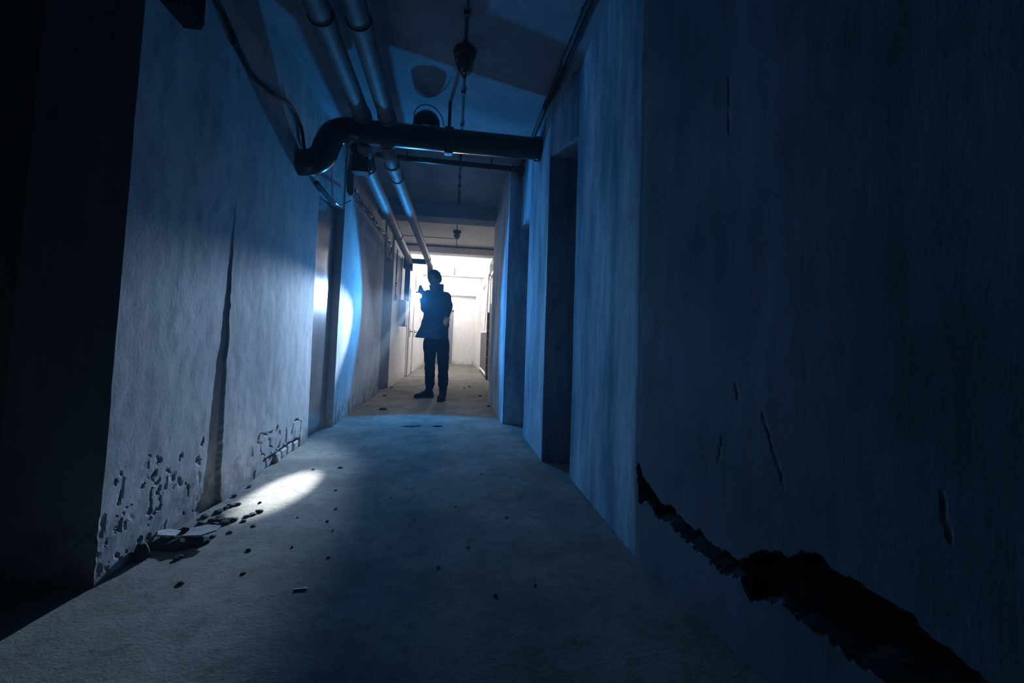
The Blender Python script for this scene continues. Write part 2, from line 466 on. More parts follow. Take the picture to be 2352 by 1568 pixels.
# over the left door, then the following stretches of the left wall
wall('wall_left.001', -1.17, 1, 3.81, 4.376, 2.09, ZC, 0.05, 0.05, 0.32, lambda y, z: 0.0 + (y - 3.81) * 0.11, M['wall_left'])
def d_left2(y, z):
    d = plain(y, z) + 0.020 * exp(-((y - 6.3) / 0.55) ** 2) * (0.6 + 0.4 * sin(z * 2.2))
    if z < 0.35: d -= 0.012 * max(0, min(1, (nz(y * 16, z * 4, 31) - 0.22) * 5)) * (1 - z / 0.35)
    return d
def m_left2(y, z):
    return 1 if z < 0.30 * (0.7 + 0.5 * nz(y * 3, 1)) and nz(y * 16, z * 4, 31) > 0.30 else 0
wall('wall_left.002', -1.10, 1, 4.376, 6.87, -0.03, ZC, 0.02, 0.02, 0.34, d_left2, None, [M['wall_left'], M['pit']], m_left2)
wall('wall_left.003', -1.10, 1, 6.87, 7.57, 2.15, ZC, 0.1, 0.1, 0.34, lambda y, z: 0.02, M['wall_grey'])
wall('wall_left.004', -1.07, 1, 7.57, 9.69, -0.03, ZC, 0.04, 0.04, 0.36, lambda y, z: 0.02 + (y - 7.57) * 0.02 + plain(y, z) * 0.7, M['wall_white'])
wall('wall_left.005', -1.00, 1, 9.69, 15.0, -0.03, ZC, 0.06, 0.06, 0.4, lambda y, z: 0.008 + (y - 9.69) * 0.02 + plain(y, z) * 0.6, M['wall_white'])
# dark side room behind the near end of the left wall
struct(box('wall_left.006', -2.6, -2.45, -2.2, 1.95, 0.0, ZC, M['wall_grey']))
struct(box('wall_left.007', -2.45, -1.49, 1.80, 1.95, 0.0, ZC, M['wall_grey']))

# ---- right wall
hole = [(1.775, 0.37), (1.76, 0.385), (1.73, 0.33), (1.66, 0.31), (1.60, 0.275), (1.54, 0.295), (1.448, 0.262), (1.37, 0.272), (1.31, 0.250), (1.24, 0.262), (1.19, 0.262),
        (1.15, 0.30), (1.11, 0.333), (1.06, 0.352), (1.03, 0.345), (0.985, 0.388), (0.94, 0.392), (0.90, 0.376), (0.87, 0.388), (0.80, 0.380), (0.755, 0.378), (0.72, 0.355), (0.69, 0.352),
        (0.60, 0.335), (0.45, 0.34), (0.2, 0.30), (-0.2, 0.33), (-0.6, 0.31), (-0.6, 0.16), (0.0, 0.18), (0.4, 0.19), (0.60, 0.205), (0.72, 0.222), (0.80, 0.226), (0.87, 0.215), (0.93, 0.226), (1.00, 0.222),
        (1.06, 0.230), (1.11, 0.196), (1.16, 0.175), (1.20, 0.215), (1.26, 0.190), (1.36, 0.203), (1.45, 0.205), (1.55, 0.226), (1.62, 0.218), (1.70, 0.25), (1.765, 0.22)]
gouges = [[(1.215, 0.77), (1.205, 0.73)], [(1.115, 0.70), (1.092, 0.655), (1.075, 0.60), (1.05, 0.553), (1.045, 0.53)], [(1.25, 1.73), (1.25, 1.66)], [(1.25, 1.62), (1.25, 1.56)], [(1.27, 0.60), (1.29, 0.52)],
          [(1.00, 1.08), (0.97, 1.02)], [(0.70, 0.62), (0.69, 0.55)]]
def in_hole(y, z):
    if not (0.12 < z < 0.42 and y < 1.79): return False
    return inside((y + 0.010 * nz(y * 30, z * 30, 2), z + 0.010 * nz(y * 34, z * 34, 8)), hole)
def d_right(y, z):
    d = plain(y, z) * 0.7
    d += 0.0016 * nz(y * 6, z * 1.2, 14) + 0.0008 * nz(y * 16, z * 2.5, 2)       # brushed whitewash runs
    ye = 1.79 + 0.006 * nz(2, z * 10)
    if y < ye: d -= 0.002 * min(1, (ye - y) / 0.02) + 0.095 * (ye - y)
    if in_hole(y, z):
        q = line_dist((y, z), hole)
        k = min(1.0, q / (0.022 if z < 0.27 else 0.008))
        d -= (0.050 + 0.016 * nz(y * 22, z * 22, 6)) * k + 0.004
    if z < 0.9 or 1.5 < z < 1.8:
        for c in gouges:
            q = line_dist((y, z), c)
            if q < 0.0055: d -= 0.0045 * (1 - q / 0.0055)
    return d
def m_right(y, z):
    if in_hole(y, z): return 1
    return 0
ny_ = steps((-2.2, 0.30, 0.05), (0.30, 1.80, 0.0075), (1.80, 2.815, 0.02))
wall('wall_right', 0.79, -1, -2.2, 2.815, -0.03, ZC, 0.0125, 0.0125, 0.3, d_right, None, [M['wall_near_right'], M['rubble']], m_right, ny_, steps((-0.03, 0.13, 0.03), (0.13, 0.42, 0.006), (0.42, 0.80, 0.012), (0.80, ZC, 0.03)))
wall('wall_right.001', 0.79, -1, 2.815, 3.19, 2.285, ZC, 0.05, 0.05, 0.3, lambda y, z: 0.11 * (y - 2.815) / 0.375, M['wall_right'])
def d_r2(y, z): return plain(y, z) * 0.7 + 0.0016 * nz(y * 8, z * 1.2, 24) + 0.0008 * nz(y * 18, z * 2.5, 12)
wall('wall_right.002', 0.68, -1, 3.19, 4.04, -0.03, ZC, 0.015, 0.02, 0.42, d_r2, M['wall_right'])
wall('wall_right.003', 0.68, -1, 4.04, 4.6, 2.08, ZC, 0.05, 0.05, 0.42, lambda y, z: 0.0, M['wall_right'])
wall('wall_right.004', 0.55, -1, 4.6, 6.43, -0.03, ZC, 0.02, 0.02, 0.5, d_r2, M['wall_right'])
# far stretch with the dark transom opening
wall('wall_right.005', 0.80, -1, 6.43, 8.2, -0.03, ZC, 0.06, 0.06, 0.3, lambda y, z: plain(y, z) * 0.6, M['wall_white'])
wall('wall_right.006', 0.80, -1, 8.2, 10.3, -0.03, 2.32, 0.06, 0.06, 0.3, lambda y, z: plain(y, z) * 0.6, M['wall_white'])
wall('wall_right.007', 0.80, -1, 8.2, 10.3, 2.66, ZC, 0.06, 0.06, 0.3, lambda y, z: 0.0, M['wall_white'])
wall('wall_right.008', 0.80, -1, 10.3, 12.1, -0.03, ZC, 0.06, 0.06, 0.3, lambda y, z: plain(y, z) * 0.6, M['wall_white'])
wall('wall_right.009', 0.76, -1, 12.1, 15.0, -0.03, ZC, 0.06, 0.06, 0.34, lambda y, z: (y - 12.1) * 0.02 + plain(y, z) * 0.6, M['wall_white'])
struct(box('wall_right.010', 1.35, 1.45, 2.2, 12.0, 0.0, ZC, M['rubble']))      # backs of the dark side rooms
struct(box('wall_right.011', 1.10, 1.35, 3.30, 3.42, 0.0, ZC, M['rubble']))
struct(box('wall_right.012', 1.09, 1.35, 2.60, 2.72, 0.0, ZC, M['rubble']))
# end wall
def wall_end():
    bm = bmesh.new()
    add_box(bm, -1.4, 1.1, 14.72, 14.95, -0.03, ZC)
    o = from_bm('wall_far', bm, M['wall_white'])
    struct(o)
wall_end()

# ---- doors
d = thing('door_1', 'glossy bent sheet steel door in the left wall', 'door', (-1.187, 3.82, 0)); d['kind'] = 'structure'
V, Fc = [], []
ND, NZ = 14, 40
for j in range(NZ + 1):
    for i in range(ND + 1):
        u, v = i / ND, j / NZ
        y = 0.0 + 0.50 * u; z = 0.012 + 2.04 * v
        x = 0.022 * u + 0.005 * sin(pi * v * 1.15) * sin(pi * u) + 0.0015 * nz(u * 3, v * 5, 8)
        V.append((x, y, z))
k0 = len(V)
V += [(x - 0.03, y, z) for x, y, z in V]
nd = ND + 1
for j in range(NZ):
    for i in range(ND):
        a = j * nd + i
        Fc.append((a + nd, a + 1 + nd, a + 1, a)); Fc.append((k0 + a, k0 + a + 1, k0 + a + 1 + nd, k0 + a + nd))
for i in range(ND):
    for a, b in ((i, i + 1), (NZ * nd + i + 1, NZ * nd + i)): Fc.append((a, b, k0 + b, k0 + a))
for j in range(NZ):
    for a, b in (((j + 1) * nd, j * nd), (j * nd + ND, (j + 1) * nd + ND)): Fc.append((a, b, k0 + b, k0 + a))
link_mesh('leaf', V, Fc, M['steel_door'], d, smooth=True)
box('door_frame', -0.10, -0.035, 0.0, 0.54, 0.0, 2.085, M['dark_door'], d)

d = thing('door_2', 'black door deep in the nearer right doorway', 'door', (0.98, 2.83, 0)); d['kind'] = 'structure'
box('leaf', 0.0, 0.04, 0.0, 0.34, 0.01, 2.2, M['dark_door'], d)
box('panel', -0.012, 0.0, 0.07, 0.27, 0.25, 1.0, M['dark_door'], d, 0.004)
box('panel', -0.012, 0.0, 0.07, 0.27, 1.15, 2.0, M['dark_door'], d, 0.004)
tube('door_handle', [(-0.05, 0.28, 1.05), (-0.05, 0.20, 1.05)], 0.010, M['dark_iron'], d)
d = thing('door_3', 'black door set back in the farther right doorway', 'door', (0.86, 4.06, 0)); d['kind'] = 'structure'
box('leaf', 0.0, 0.04, 0.0, 0.52, 0.01, 2.06, M['dark_door'], d)
box('panel', -0.012, 0.0, 0.08, 0.44, 0.25, 1.8, M['dark_door'], d, 0.004)
tube('door_handle', [(-0.05, 0.12, 1.05), (-0.05, 0.22, 1.05)], 0.010, M['dark_iron'], d)
d = thing('door_4', 'mauve grey door in the white end wall', 'door', (-0.62, 14.69, 0)); d['kind'] = 'structure'
box('leaf', 0.04, 0.56, 0.0, 0.03, 0.01, 1.75, M['grey_door'], d)
box('door_frame', 0.56, 0.61, -0.02, 0.03, 0.0, 1.80, M['grey_door'], d)
box('door_frame', 0.0, 0.05, -0.02, 0.03, 0.0, 1.80, M['grey_door'], d)
box('door_frame', 0.0, 0.61, -0.02, 0.03, 1.74, 1.80, M['grey_door'], d)
d = thing('door_5', 'dark door in the far left doorway', 'door', (-1.30, 6.9, 0)); d['kind'] = 'structure'
box('leaf', 0.0, 0.04, 0.0, 0.64, 0.01, 2.13, M['dark_door'], d)
box('panel', 0.04, 0.05, 0.1, 0.54, 0.2, 1.9, M['dark_door'], d, 0.004)
for n, (y0, y1, hy) in ((6, (9.80, 10.5, 9.95)), (7, (10.66, 11.5, 10.82))):
    d = thing('door_%d' % n, 'white door with a black handle on the far left wall, %s of two' % ('nearer' if n == 6 else 'farther'), 'door', (-0.985 + 0.02 * (y0 - 9.69), y0, 0)); d['kind'] = 'structure'
    box('leaf', -0.03, 0.022, 0.0, y1 - y0, 0.01, 1.95, M['white_paint'], d, 0.004)
    bm = bmesh.new(); add_box(bm, 0.022, 0.03, hy - y0 - 0.03, hy - y0 + 0.03, 0.86, 1.04, 0.003); add_tube(bm, [(0.03, hy - y0, 0.98), (0.075, hy - y0, 0.98), (0.075, hy - y0 + 0.10, 0.98)], 0.011, 8)
    from_bm('door_handle', bm, M['dark_iron'], d)

# ================================================================ PIPES AND CABLES
# big black pipe across the corridor
hp = thing('crossing_pipe', 'thick black pipe crossing the corridor under the ceiling', 'pipe', (0, 3.5, 2.45))
def rel(o, pts): return [Vector(p) - o.location for p in pts]
tube('pipe_run', rel(hp, [(0.672, 3.60, 2.522), (-0.06, 3.475, 2.468), (-0.76, 3.345, 2.412)]), 0.092, M['black_paint'], hp, 40)
tube('elbow', rel(hp, smooth_path([(-0.76, 3.345, 2.412), (-0.86, 3.33, 2.405), (-0.945, 3.318, 2.36), (-0.985, 3.31, 2.27), (-1.01, 3.308, 2.19), (-1.07, 3.305, 2.135), (-1.14, 3.30, 2.12), (-1.19, 3.30, 2.118)], 6)), 0.094, M['black_paint'], hp, 40)
bm = bmesh.new(); add_tube(bm, rel(hp, [(-0.52, 3.388, 2.432), (-0.62, 3.370, 2.424)]), 0.108, 40); from_bm('coupling', bm, M['black_paint'], hp)
bm = bmesh.new(); add_tube(bm, rel(hp, [(0.676, 3.600, 2.523), (0.640, 3.595, 2.520)]), 0.104, 40); from_bm('end_flange', bm, M['black_paint'], hp)
cl = Vector((-0.10, 3.468, 2.465))
bm = bmesh.new(); add_tube(bm, rel(hp, [cl + Vector((0.028, 0.005, 0.002)), cl - Vector((0.028, 0.005, 0.002))]), 0.106, 40)
add_box(bm, *[c for c in (-0.13, -0.07)], -0.06, 0.0, -0.10, -0.083)
from_bm('clamp', bm, M['dark_iron'], hp)
tube('hanger_rod', rel(hp, [(-0.10, 3.468, 2.56), (-0.10, 3.468, ZC)]), 0.014, M['dark_iron'], hp, 10)
bm = bmesh.new()
for y, z in ((-0.05, 0), ): pass
add_tube(bm, rel(hp, [(-0.118, 3.43, 2.352), (-0.088, 3.43, 2.352)]), 0.012, 8)
from_bm('clamp_bolt', bm, M['steel_door'], hp)

# round fitting on top of that pipe
rf = thing('round_fitting', 'round black fitting with a thin wire loop on top of the thick black pipe', 'fitting', (-0.285, 3.51, 2.605))
bm = bmesh.new()
prof = [(0.0, 0.105), (0.05, 0.098), (0.085, 0.070), (0.105, 0.03), (0.110, -0.02)]
rings = []
for r, z in prof[1:]: rings.append([bm.verts.new((r * cos(2 * pi * k / 28), r * 0.8 * sin(2 * pi * k / 28), z)) for k in range(28)])
top = bm.verts.new((0, 0, 0.105))
for k in range(28): bm.faces.new((top, rings[0][k], rings[0][(k + 1) % 28]))
for a, b in zip(rings, rings[1:]):
    for k in range(28): bm.faces.new((a[k], b[k], b[(k + 1) % 28], a[(k + 1) % 28]))
bm.faces.new(rings[-1])
from_bm('housing', bm, M['black_paint'], rf, True)
tube('wire_loop', smooth_path([(-0.10, -0.02, 0.02), (-0.085, -0.03, 0.10), (-0.02, -0.03, 0.142), (0.06, -0.03, 0.125), (0.12, -0.02, 0.06), (0.140, 0.0, -0.015)], 6), 0.004, M['cable'], rf, 6)

def long_pipe(name, label, path, r, couplings, mat):
    t = thing(name, label, 'pipe', path[0])
    tube('pipe_run', rel(t, path), r, mat, t, 24)
    P = [Vector(p) for p in path]
    for a, b in couplings:
        bm = bmesh.new(); add_tube(bm, rel(t, [a, b]), r * 1.13, 24); from_bm('coupling', bm, mat, t)
    return t
def lerp(a, b, t): return tuple(x + (y - x) * t for x, y in zip(a, b))
# far runs, joined below the crossing pipe
A1, B1 = (-0.775, 3.66, 2.295), (-0.872, 8.42, 2.295)
p1 = long_pipe('ceiling_pipe', 'grey pipe running far along the left of the corridor, left of the pair', smooth_path([(-0.735, 3.40, 2.36), (-0.75, 3.50, 2.31), A1], 5) + [lerp(A1, B1, k / 12) for k in range(1, 13)], 0.058, [(lerp(A1, B1, 0.02), lerp(A1, B1, 0.035)), (lerp(A1, B1, 0.55), lerp(A1, B1, 0.562))], M['pipe_grey'])
bm = bmesh.new(); add_tube(bm, rel(p1, [(-0.775, 3.47, 2.345), (-0.775, 3.63, 2.270)]), 0.085, 24); add_box(bm, -0.10, 0.02, 0.06, 0.16, -0.21, 0.06)
from_bm('valve_body', bm, M['black_paint'], p1)
A2, B2 = (-0.560, 3.64, 2.30), (-0.512, 8.72, 2.30)
p2 = long_pipe('ceiling_pipe.001', 'grey pipe running far along the left of the corridor, right of the pair', smooth_path([(-0.568, 3.41, 2.36), (-0.565, 3.50, 2.315), A2], 5) + [lerp(A2, B2, k / 12) for k in range(1, 13)] + [(-0.51, 8.78, 2.27), (-0.508, 8.81, 2.20), (-0.505, 8.82, 2.12)], 0.056, [(lerp(A2, B2, 0.0), lerp(A2, B2, 0.02)), (lerp(A2, B2, 0.06), lerp(A2, B2, 0.08)), (lerp(A2, B2, 0.85), lerp(A2, B2, 0.87))], M['pipe_grey'])
# near runs towards the camera
for k, (n, x0, x1, lab) in enumerate((('ceiling_pipe.002', -0.735, -0.735, 'left one of two dark overhead pipes on the near side of the thick black pipe'), ('ceiling_pipe.003', -0.535, -0.555, 'right one of two dark overhead pipes on the near side of the thick black pipe'))):
    a, b = (x0, -0.5, 2.50), (x1, 3.42, 2.50)
    long_pipe(n, lab, [lerp(a, b, i / 8) for i in range(9)], 0.060, [(lerp(a, b, 0.70), lerp(a, b, 0.72)), (lerp(a, b, 0.95), lerp(a, b, 0.97))], M['pipe_grey'])
# short link between the two far pipes, and the boxed drop
lk = thing('link_pipe', 'dark short pipe linking the far ends of the two grey pipes', 'pipe', (-0.7, 8.55, 2.30))
tube('pipe_run', rel(lk, [(-0.81, 8.42, 2.31), (-0.57, 8.42, 2.31)]), 0.050, M['dark_iron'], lk, 20)
dr = thing('drop_duct', 'dark boxed duct dropping to the grey wall box on the left', 'duct', (-0.915, 8.56, 1.55))
box('shaft', -0.05, 0.05, -0.05, 0.05, 0.0, 0.70, M['dark_iron'], dr, 0.006)
box('head', -0.085, 0.10, -0.14, 0.07, 0.62, 0.82, M['dark_iron'], dr, 0.02)
tube('bracket', [(0.03, -0.10, 0.60), (0.10, -0.10, 0.60)], 0.03, M['steel_door'], dr, 10)
# thin pipe behind the thick one
tp = thing('thin_pipe', 'thin black pipe crossing the corridor just behind the thick one', 'pipe', (0.66, 4.5, 2.69))
tube('pipe_run', rel(tp, [(0.665, 4.5, 2.688), (-0.10, 4.5, 2.70), (-0.86, 4.5, 2.712)]), 0.030, M['black_paint'], tp, 20)
bm = bmesh.new(); add_tube(bm, rel(tp, [(0.675, 4.5, 2.688), (0.60, 4.5, 2.688)]), 0.042, 16); add_tube(bm, rel(tp, [(0.63, 4.5, 2.66), (0.64, 4.52, 2.58)]), [0.04, 0.012], 12)
from_bm('end_fitting', bm, M['black_paint'], tp)
for x in (-0.55, 0.0, 0.33):
    bm = bmesh.new(); add_tube(bm, rel(tp, [(x, 4.5, 2.70), (x, 4.5, ZC)]), 0.010, 8); from_bm('hanger', bm, M['dark_iron'], tp)

def conduit(name, label, path, r, clips, mat, wob=0.0, cat='cable'):
    t = thing(name, label, cat, path[0])
    pts = smooth_path(path, 8) if len(path) > 2 else [lerp(path[0], path[1], i / 40) for i in range(41)]
    if wob: pts = [Vector(p) + Vector((wob * nz(p[1] * 4, 1), 0, wob * 0.6 * nz(p[1] * 4, 9))) for p in pts]
    tube('cable_run', rel(t, pts), r, mat, t, 8)
    for c in clips:
        bm = bmesh.new(); cv = Vector(c) - t.location
        add_box(bm, cv.x - 0.016, cv.x + 0.016, cv.y - 0.018, cv.y + 0.018, cv.z - 0.014, cv.z + 0.016, 0.004)
        from_bm('clip', bm, mat, t)
    return t
conduit('ceiling_cable', 'black clipped cable running along the middle of the ceiling', [(0.004, -1.5, ZC - 0.012), (0.0, 6.12, ZC - 0.012)], 0.008, [(0.002, y, ZC - 0.014) for y in (1.9, 2.45, 3.05, 3.28, 3.8, 4.2, 4.45, 4.75, 5.05, 5.35, 5.65, 5.95)], M['cable'], 0.006)
conduit('ceiling_cable.001', 'thin cable on the lit ceiling bay past the first beam', [(-0.004, 6.46, ZC - 0.010), (-0.01, 8.95, ZC - 0.010)], 0.008, [(-0.006, y, ZC - 0.012) for y in (6.9, 8.2)], M['cable'])
conduit('ceiling_cable.002', 'thin cable hanging on the bright ceiling bays by the lit lamp', [(-0.02, 9.25, ZC - 0.012), (-0.03, 11.85, ZC - 0.012)], 0.008, [(-0.02, 11.5, ZC - 0.012)], M['cable'])
conduit('ceiling_cable.003', 'thin cable down the front of the white far beam', [(-0.03, 11.84, 2.76), (-0.03, 11.84, 2.56)], 0.012, [], M['cable'])
conduit('ceiling_cable.004', 'thin cable crossing the ceiling to the unlit lamp', [(-1.05, 8.30, ZC - 0.010), (-0.05, 8.30, ZC - 0.010)], 0.012, [], M['cable'])
conduit('ceiling_cable.005', 'thin cable across the front of the second beam', [(-1.05, 8.94, 2.735), (0.78, 8.94, 2.735)], 0.012, [(-0.6, 8.94, 2.735), (0.0, 8.94, 2.735), (0.5, 8.94, 2.735)], M['cable'])
xr = 0.66
conduit('wall_cable', 'thick black cable bundle along the top of the right wall', [(xr, -0.8, 2.745), (xr, 1.2, 2.75), (0.665, 2.2, 2.745), (0.655, 3.0, 2.75), (0.655, 3.6, 2.75), (0.65, 4.5, 2.75)], 0.020, [(xr, y, 2.755) for y in (1.6, 1.85, 2.1, 2.3, 2.55, 2.75, 3.0, 3.25, 3.5, 4.0)], M['cable'], 0.014)
conduit('wall_cable.001', 'thin stray cable looping beside the bundle on the right wall', [(0.70, 1.2, 2.73), (0.705, 1.75, 2.66), (0.69, 1.95, 2.66), (0.69, 2.2, 2.74), (0.68, 3.2, 2.74)], 0.007, [], M['cable'], 0.008)
conduit('wall_cable.002', 'black cable sagging along the upper left wall', [(-1.155, 1.75, 2.42), (-1.155, 2.11, 2.409), (-1.15, 2.35, 2.32), (-1.155, 2.532, 2.287), (-1.15, 2.80, 2.34), (-1.155, 3.028, 2.407), (-1.155, 3.25, 2.37), (-1.15, 3.34, 2.24)], 0.012, [(-1.16, 2.3, 2.33)], M['cable'], 0.004)
# stray loop of wire by the left door
conduit('wire_loop', 'thin black wire hanging in a loop over the steel door', [(-1.02, 3.60, 2.24), (-1.05, 3.72, 2.16), (-1.06, 3.80, 2.045), (-1.05, 3.87, 2.005), (-1.05, 4.05, 2.04), (-1.06, 4.42, 2.20)], 0.0065, [], M['steel_door'])
conduit('conduit_end', 'short black conduit sloping down to the top of the steel door', [(-1.14, 3.62, 2.085), (-1.12, 3.80, 2.055), (-1.10, 3.98, 2.03)], 0.020, [], M['cable'], cat='conduit')
conduit('pipe_bracket', 'dark bracket hanging below the thick pipe elbow', [(-0.86, 3.62, 2.36), (-0.91, 3.75, 2.22), (-0.93, 3.85, 2.10)], 0.030, [(-0.93, 3.86, 2.09)], M['dark_iron'], cat='bracket')
# twisted cable along the left wall
def twist(name, label, path, r, amp, turns):
    t = thing(name, label, 'cable', path[0])
    pts = smooth_path(path, 60)
    n = len(pts)
    for s in (0, pi):
        q = [p + Vector((0.4 * amp * cos(turns * 2 * pi * i / n + s), 0, amp * sin(turns * 2 * pi * i / n + s))) for i, p in enumerate(pts)]
        tube('strand', rel(t, q), r, M['cable'] if s else M['steel_door'], t, 6)
    return t
twist('twisted_cable', 'twisted two strand cable sagging along the top of the left wall', [(-1.06, 4.60, 2.37), (-1.06, 4.96, 2.333), (-1.06, 5.5, 2.36), (-1.06, 6.04, 2.349), (-1.05, 6.7, 2.36), (-1.055, 7.286, 2.341)], 0.008, 0.020, 7)
conduit('wall_cable.003', 'black cable dropping to the far left doorway', [(-1.055, 7.27, 2.35), (-1.055, 7.22, 2.25), (-1.06, 7.10, 2.16)], 0.010, [], M['cable'])
sw = thing('switch_box', 'small grey switch box high on the far left wall', 'switch', (-1.035, 7.85, 1.55))
box('housing', -0.02, 0.035, -0.035, 0.035, -0.055, 0.055, M['box_grey'], sw, 0.008)
box('rocker', 0.035, 0.045, -0.015, 0.015, -0.025, 0.025, M['white_paint'], sw, 0.003)
conduit('wall_cable.004', 'thin cable running down the wall to the small switch box', [(-1.035, 7.84, 2.40), (-1.035, 7.85, 2.0), (-1.035, 7.85, 1.60)], 0.008, [(-1.035, 7.85, 1.8)], M['cable'])
conduit('wall_cable.005', 'thin cable running down the wall to the grey wall box', [(-1.02, 8.5, 2.40), (-1.02, 8.48, 2.0), (-1.02, 8.42, 1.55)], 0.008, [], M['cable'])
mb = thing('wall_box', 'grey steel meter box standing proud of the far left wall', 'box', (-1.045, 8.27, 1.06))
box('housing', 0.0, 0.145, 0.0, 0.36, 0.0, 0.49, M['box_grey'], mb, 0.006)
box('door', 0.145, 0.155, 0.02, 0.34, 0.02, 0.47, M['white_paint'], mb, 0.003)
# pale sloping duct further on
sd = thing('sloping_duct', 'pale duct sloping down from the ceiling on the far left', 'duct', (-0.74, 10.9, 2.1))
bm = bmesh.new()
add_box(bm, -0.07, 0.05, -0.1, 0.1, -0.26, 0.34, 0.01, Matrix.Rotation(-0.34, 4, 'Y'), Vector((0, 0, 0)))
from_bm('duct_body', bm, M['white_paint'], sd)
bm = bmesh.new(); add_box(bm, 0.03, 0.10, -0.05, 0.15, -0.10, 0.42, 0.01, Matrix.Rotation(0.14, 4, 'Y'), Vector((0, 0, 0))); from_bm('bracket', bm, M['white_paint'], sd)
# dark box high on the near left wall
nb = thing('junction_box', 'black box high on the near left wall above the dark opening', 'box', (-1.16, 1.845, 2.135))
box('housing', -0.02, 0.06, -0.075, 0.085, 0.0, 0.19, M['black_paint'], nb, 0.008)
box('cover', 0.06, 0.07, -0.065, 0.075, 0.01, 0.18, M['black_paint'], nb, 0.004)
bm = bmesh.new(); add_tube(bm, [(0.03, 0.0, 0.19), (0.03, 0.0, 0.27)], 0.018, 12); from_bm('gland', bm, M['cable'], nb)

# ================================================================ LAMPS
def ceiling_lamp(name, label, x, y, z, lit=False, big=1.0, group=None):
    t = thing(name, label, 'lamp', (x, y, z), group)
    def lathe(nm, prof, mat):
        bm = bmesh.new(); rings = []
        for r, zz in prof: rings.append([bm.verts.new((r * big * cos(2 * pi * k / 24), r * big * sin(2 * pi * k / 24), zz * big)) for k in range(24)])
        for a, b in zip(rings, rings[1:]):
            for k in range(24): bm.faces.new((a[k], a[(k + 1) % 24], b[(k + 1) % 24], b[k]))
        bm.faces.new(rings[0]); bm.faces.new(list(reversed(rings[-1])))
        o = from_bm(nm, bm, mat, t, True); sharp(o); return o
    lathe('base', [(0.072, 0.0), (0.075, -0.02), (0.070, -0.045), (0.052, -0.052)], M['dark_iron'] if not lit else M['white_paint'])
    lathe('glass', [(0.050, -0.050), (0.052, -0.09), (0.045, -0.125), (0.028, -0.145), (0.006, -0.150)], M['lamp_on'] if lit else M['glass_dull'])
    for k in range(4):
        a = k * pi / 2 + 0.4
        tube('guard_wire', [(0.062 * big * cos(a), 0.062 * big * sin(a), -0.04 * big), (0.064 * big * cos(a), 0.064 * big * sin(a), -0.10 * big), (0.035 * big * cos(a), 0.035 * big * sin(a), -0.155 * big), (0, 0, -0.163 * big)], 0.003, M['dark_iron'], t, 6)
    for s in (-1, 1):
        tube('gland', [(0, s * 0.065 * big, -0.02 * big), (0, s * 0.11 * big, -0.014 * big)], 0.014, M['cable'], t, 10)
    return t
ceiling_lamp('ceiling_lamp', 'unlit caged lamp on the near dark ceiling', 0.0, 2.80, ZC - 0.001)
ceiling_lamp('ceiling_lamp.001', 'unlit caged lamp on the ceiling past the first beam', -0.005, 7.70, ZC - 0.001)
ceiling_lamp('ceiling_lamp.002', 'lit lamp on the bright ceiling behind the second beam', -0.02, 10.75, ZC - 0.001, True)
ceiling_lamp('ceiling_lamp.003', 'lit lamp at the end of the corridor by the shoulder of the person', -0.12, 14.19, 2.46, True)
box('bracket_plate', -0.05, 0.05, -0.08, 0.115, -0.001, 0.03, M['white_paint'], bpy.data.objects['ceiling_lamp.003'])

# ================================================================ GATE on the far right
gt = thing('metal_gate', 'white metal gate leaf with a laddered edge standing open on the far right', 'gate', (0.745, 9.40, 0))
GL = 2.62                                                    # leaf length
def gx(y): return 0.012 * y
H = 2.30
for x in (-0.026, 0.022):
    box('stile', x - 0.008, x + 0.008, 0.0, 0.03, 0.10, H, M['white_paint'], gt)
box('stile', gx(GL) - 0.016, gx(GL) + 0.016, GL, GL + 0.04, 0.06, H, M['white_paint'], gt)
for z in (0.10, 0.29, 0.48, 0.67, 0.86, 1.05, 1.24, 1.43):
    box('rung', -0.018, 0.014, 0.004, 0.026, z, z + 0.022, M['white_paint'], gt)
box('stile_backing', -0.018, 0.014, 0.030, 0.036, 0.10, 1.45, M['sheet_dark'], gt)
def rail(nm, y0, z0, y1, z1, t=0.022):
    tube(nm, [(gx(y0), y0, z0), (gx(y1), y1, z1)], t, M['white_paint'], gt, 8, False)
rail('rail', 0.04, 0.085, GL, 0.085, 0.035); rail('rail', 0.04, 1.02, GL, 1.05); rail('rail', 0.03, H - 0.03, GL, H - 0.03)
rail('brace', 0.19, H, 1.4, 1.05, 0.014); rail('brace', 1.4, 1.05, GL, H, 0.014)
box('lower_sheet', gx(1.4) - 0.004, gx(1.4) + 0.004, 0.05, GL, 0.10, 1.02, M['sheet_dark'], gt)
bm = bmesh.new()
pl = [(0.45, 1.04), (GL, 1.04), (GL, 1.55), (1.9, 1.42), (1.5, 1.62), (1.1, 1.38), (0.8, 1.50)]
fr = [bm.verts.new((gx(y) + 0.004, y, z)) for y, z in pl]; bk = [bm.verts.new((gx(y) + 0.010, y, z)) for y, z in pl]
bm.faces.new(fr); bm.faces.new(bk[::-1])
for k in range(len(pl)): bm.faces.new((fr[k], bk[k], bk[(k + 1) % len(pl)], fr[(k + 1) % len(pl)]))
from_bm('torn_panel', bm, M['white_paint'], gt)
tube('foot', [(0.01, 0.015, 0.0), (0.01, 0.015, 0.11)], 0.016, M['dark_iron'], gt, 8)
tube('foot', [(gx(GL), GL + 0.02, 0.0), (gx(GL), GL + 0.02, 0.07)], 0.014, M['dark_iron'], gt, 8)
dp = thing('dark_panel', 'tall dark sheet standing between the gate and the right wall', 'panel', (0.775, 8.35, 0))
box('sheet', -0.008, 0.012, 0.0, 1.0, 0.0, 1.62, M['sheet_dark'], dp, 0.002)
box('edge_strip', -0.016, -0.008, 0.0, 0.03, 0.0, 1.62, M['sheet_dark'], dp, 0.002)
hb = thing('wall_bar', 'dark bar on the far right wall under the black transom', 'bar', (0.79, 8.3, 2.22))
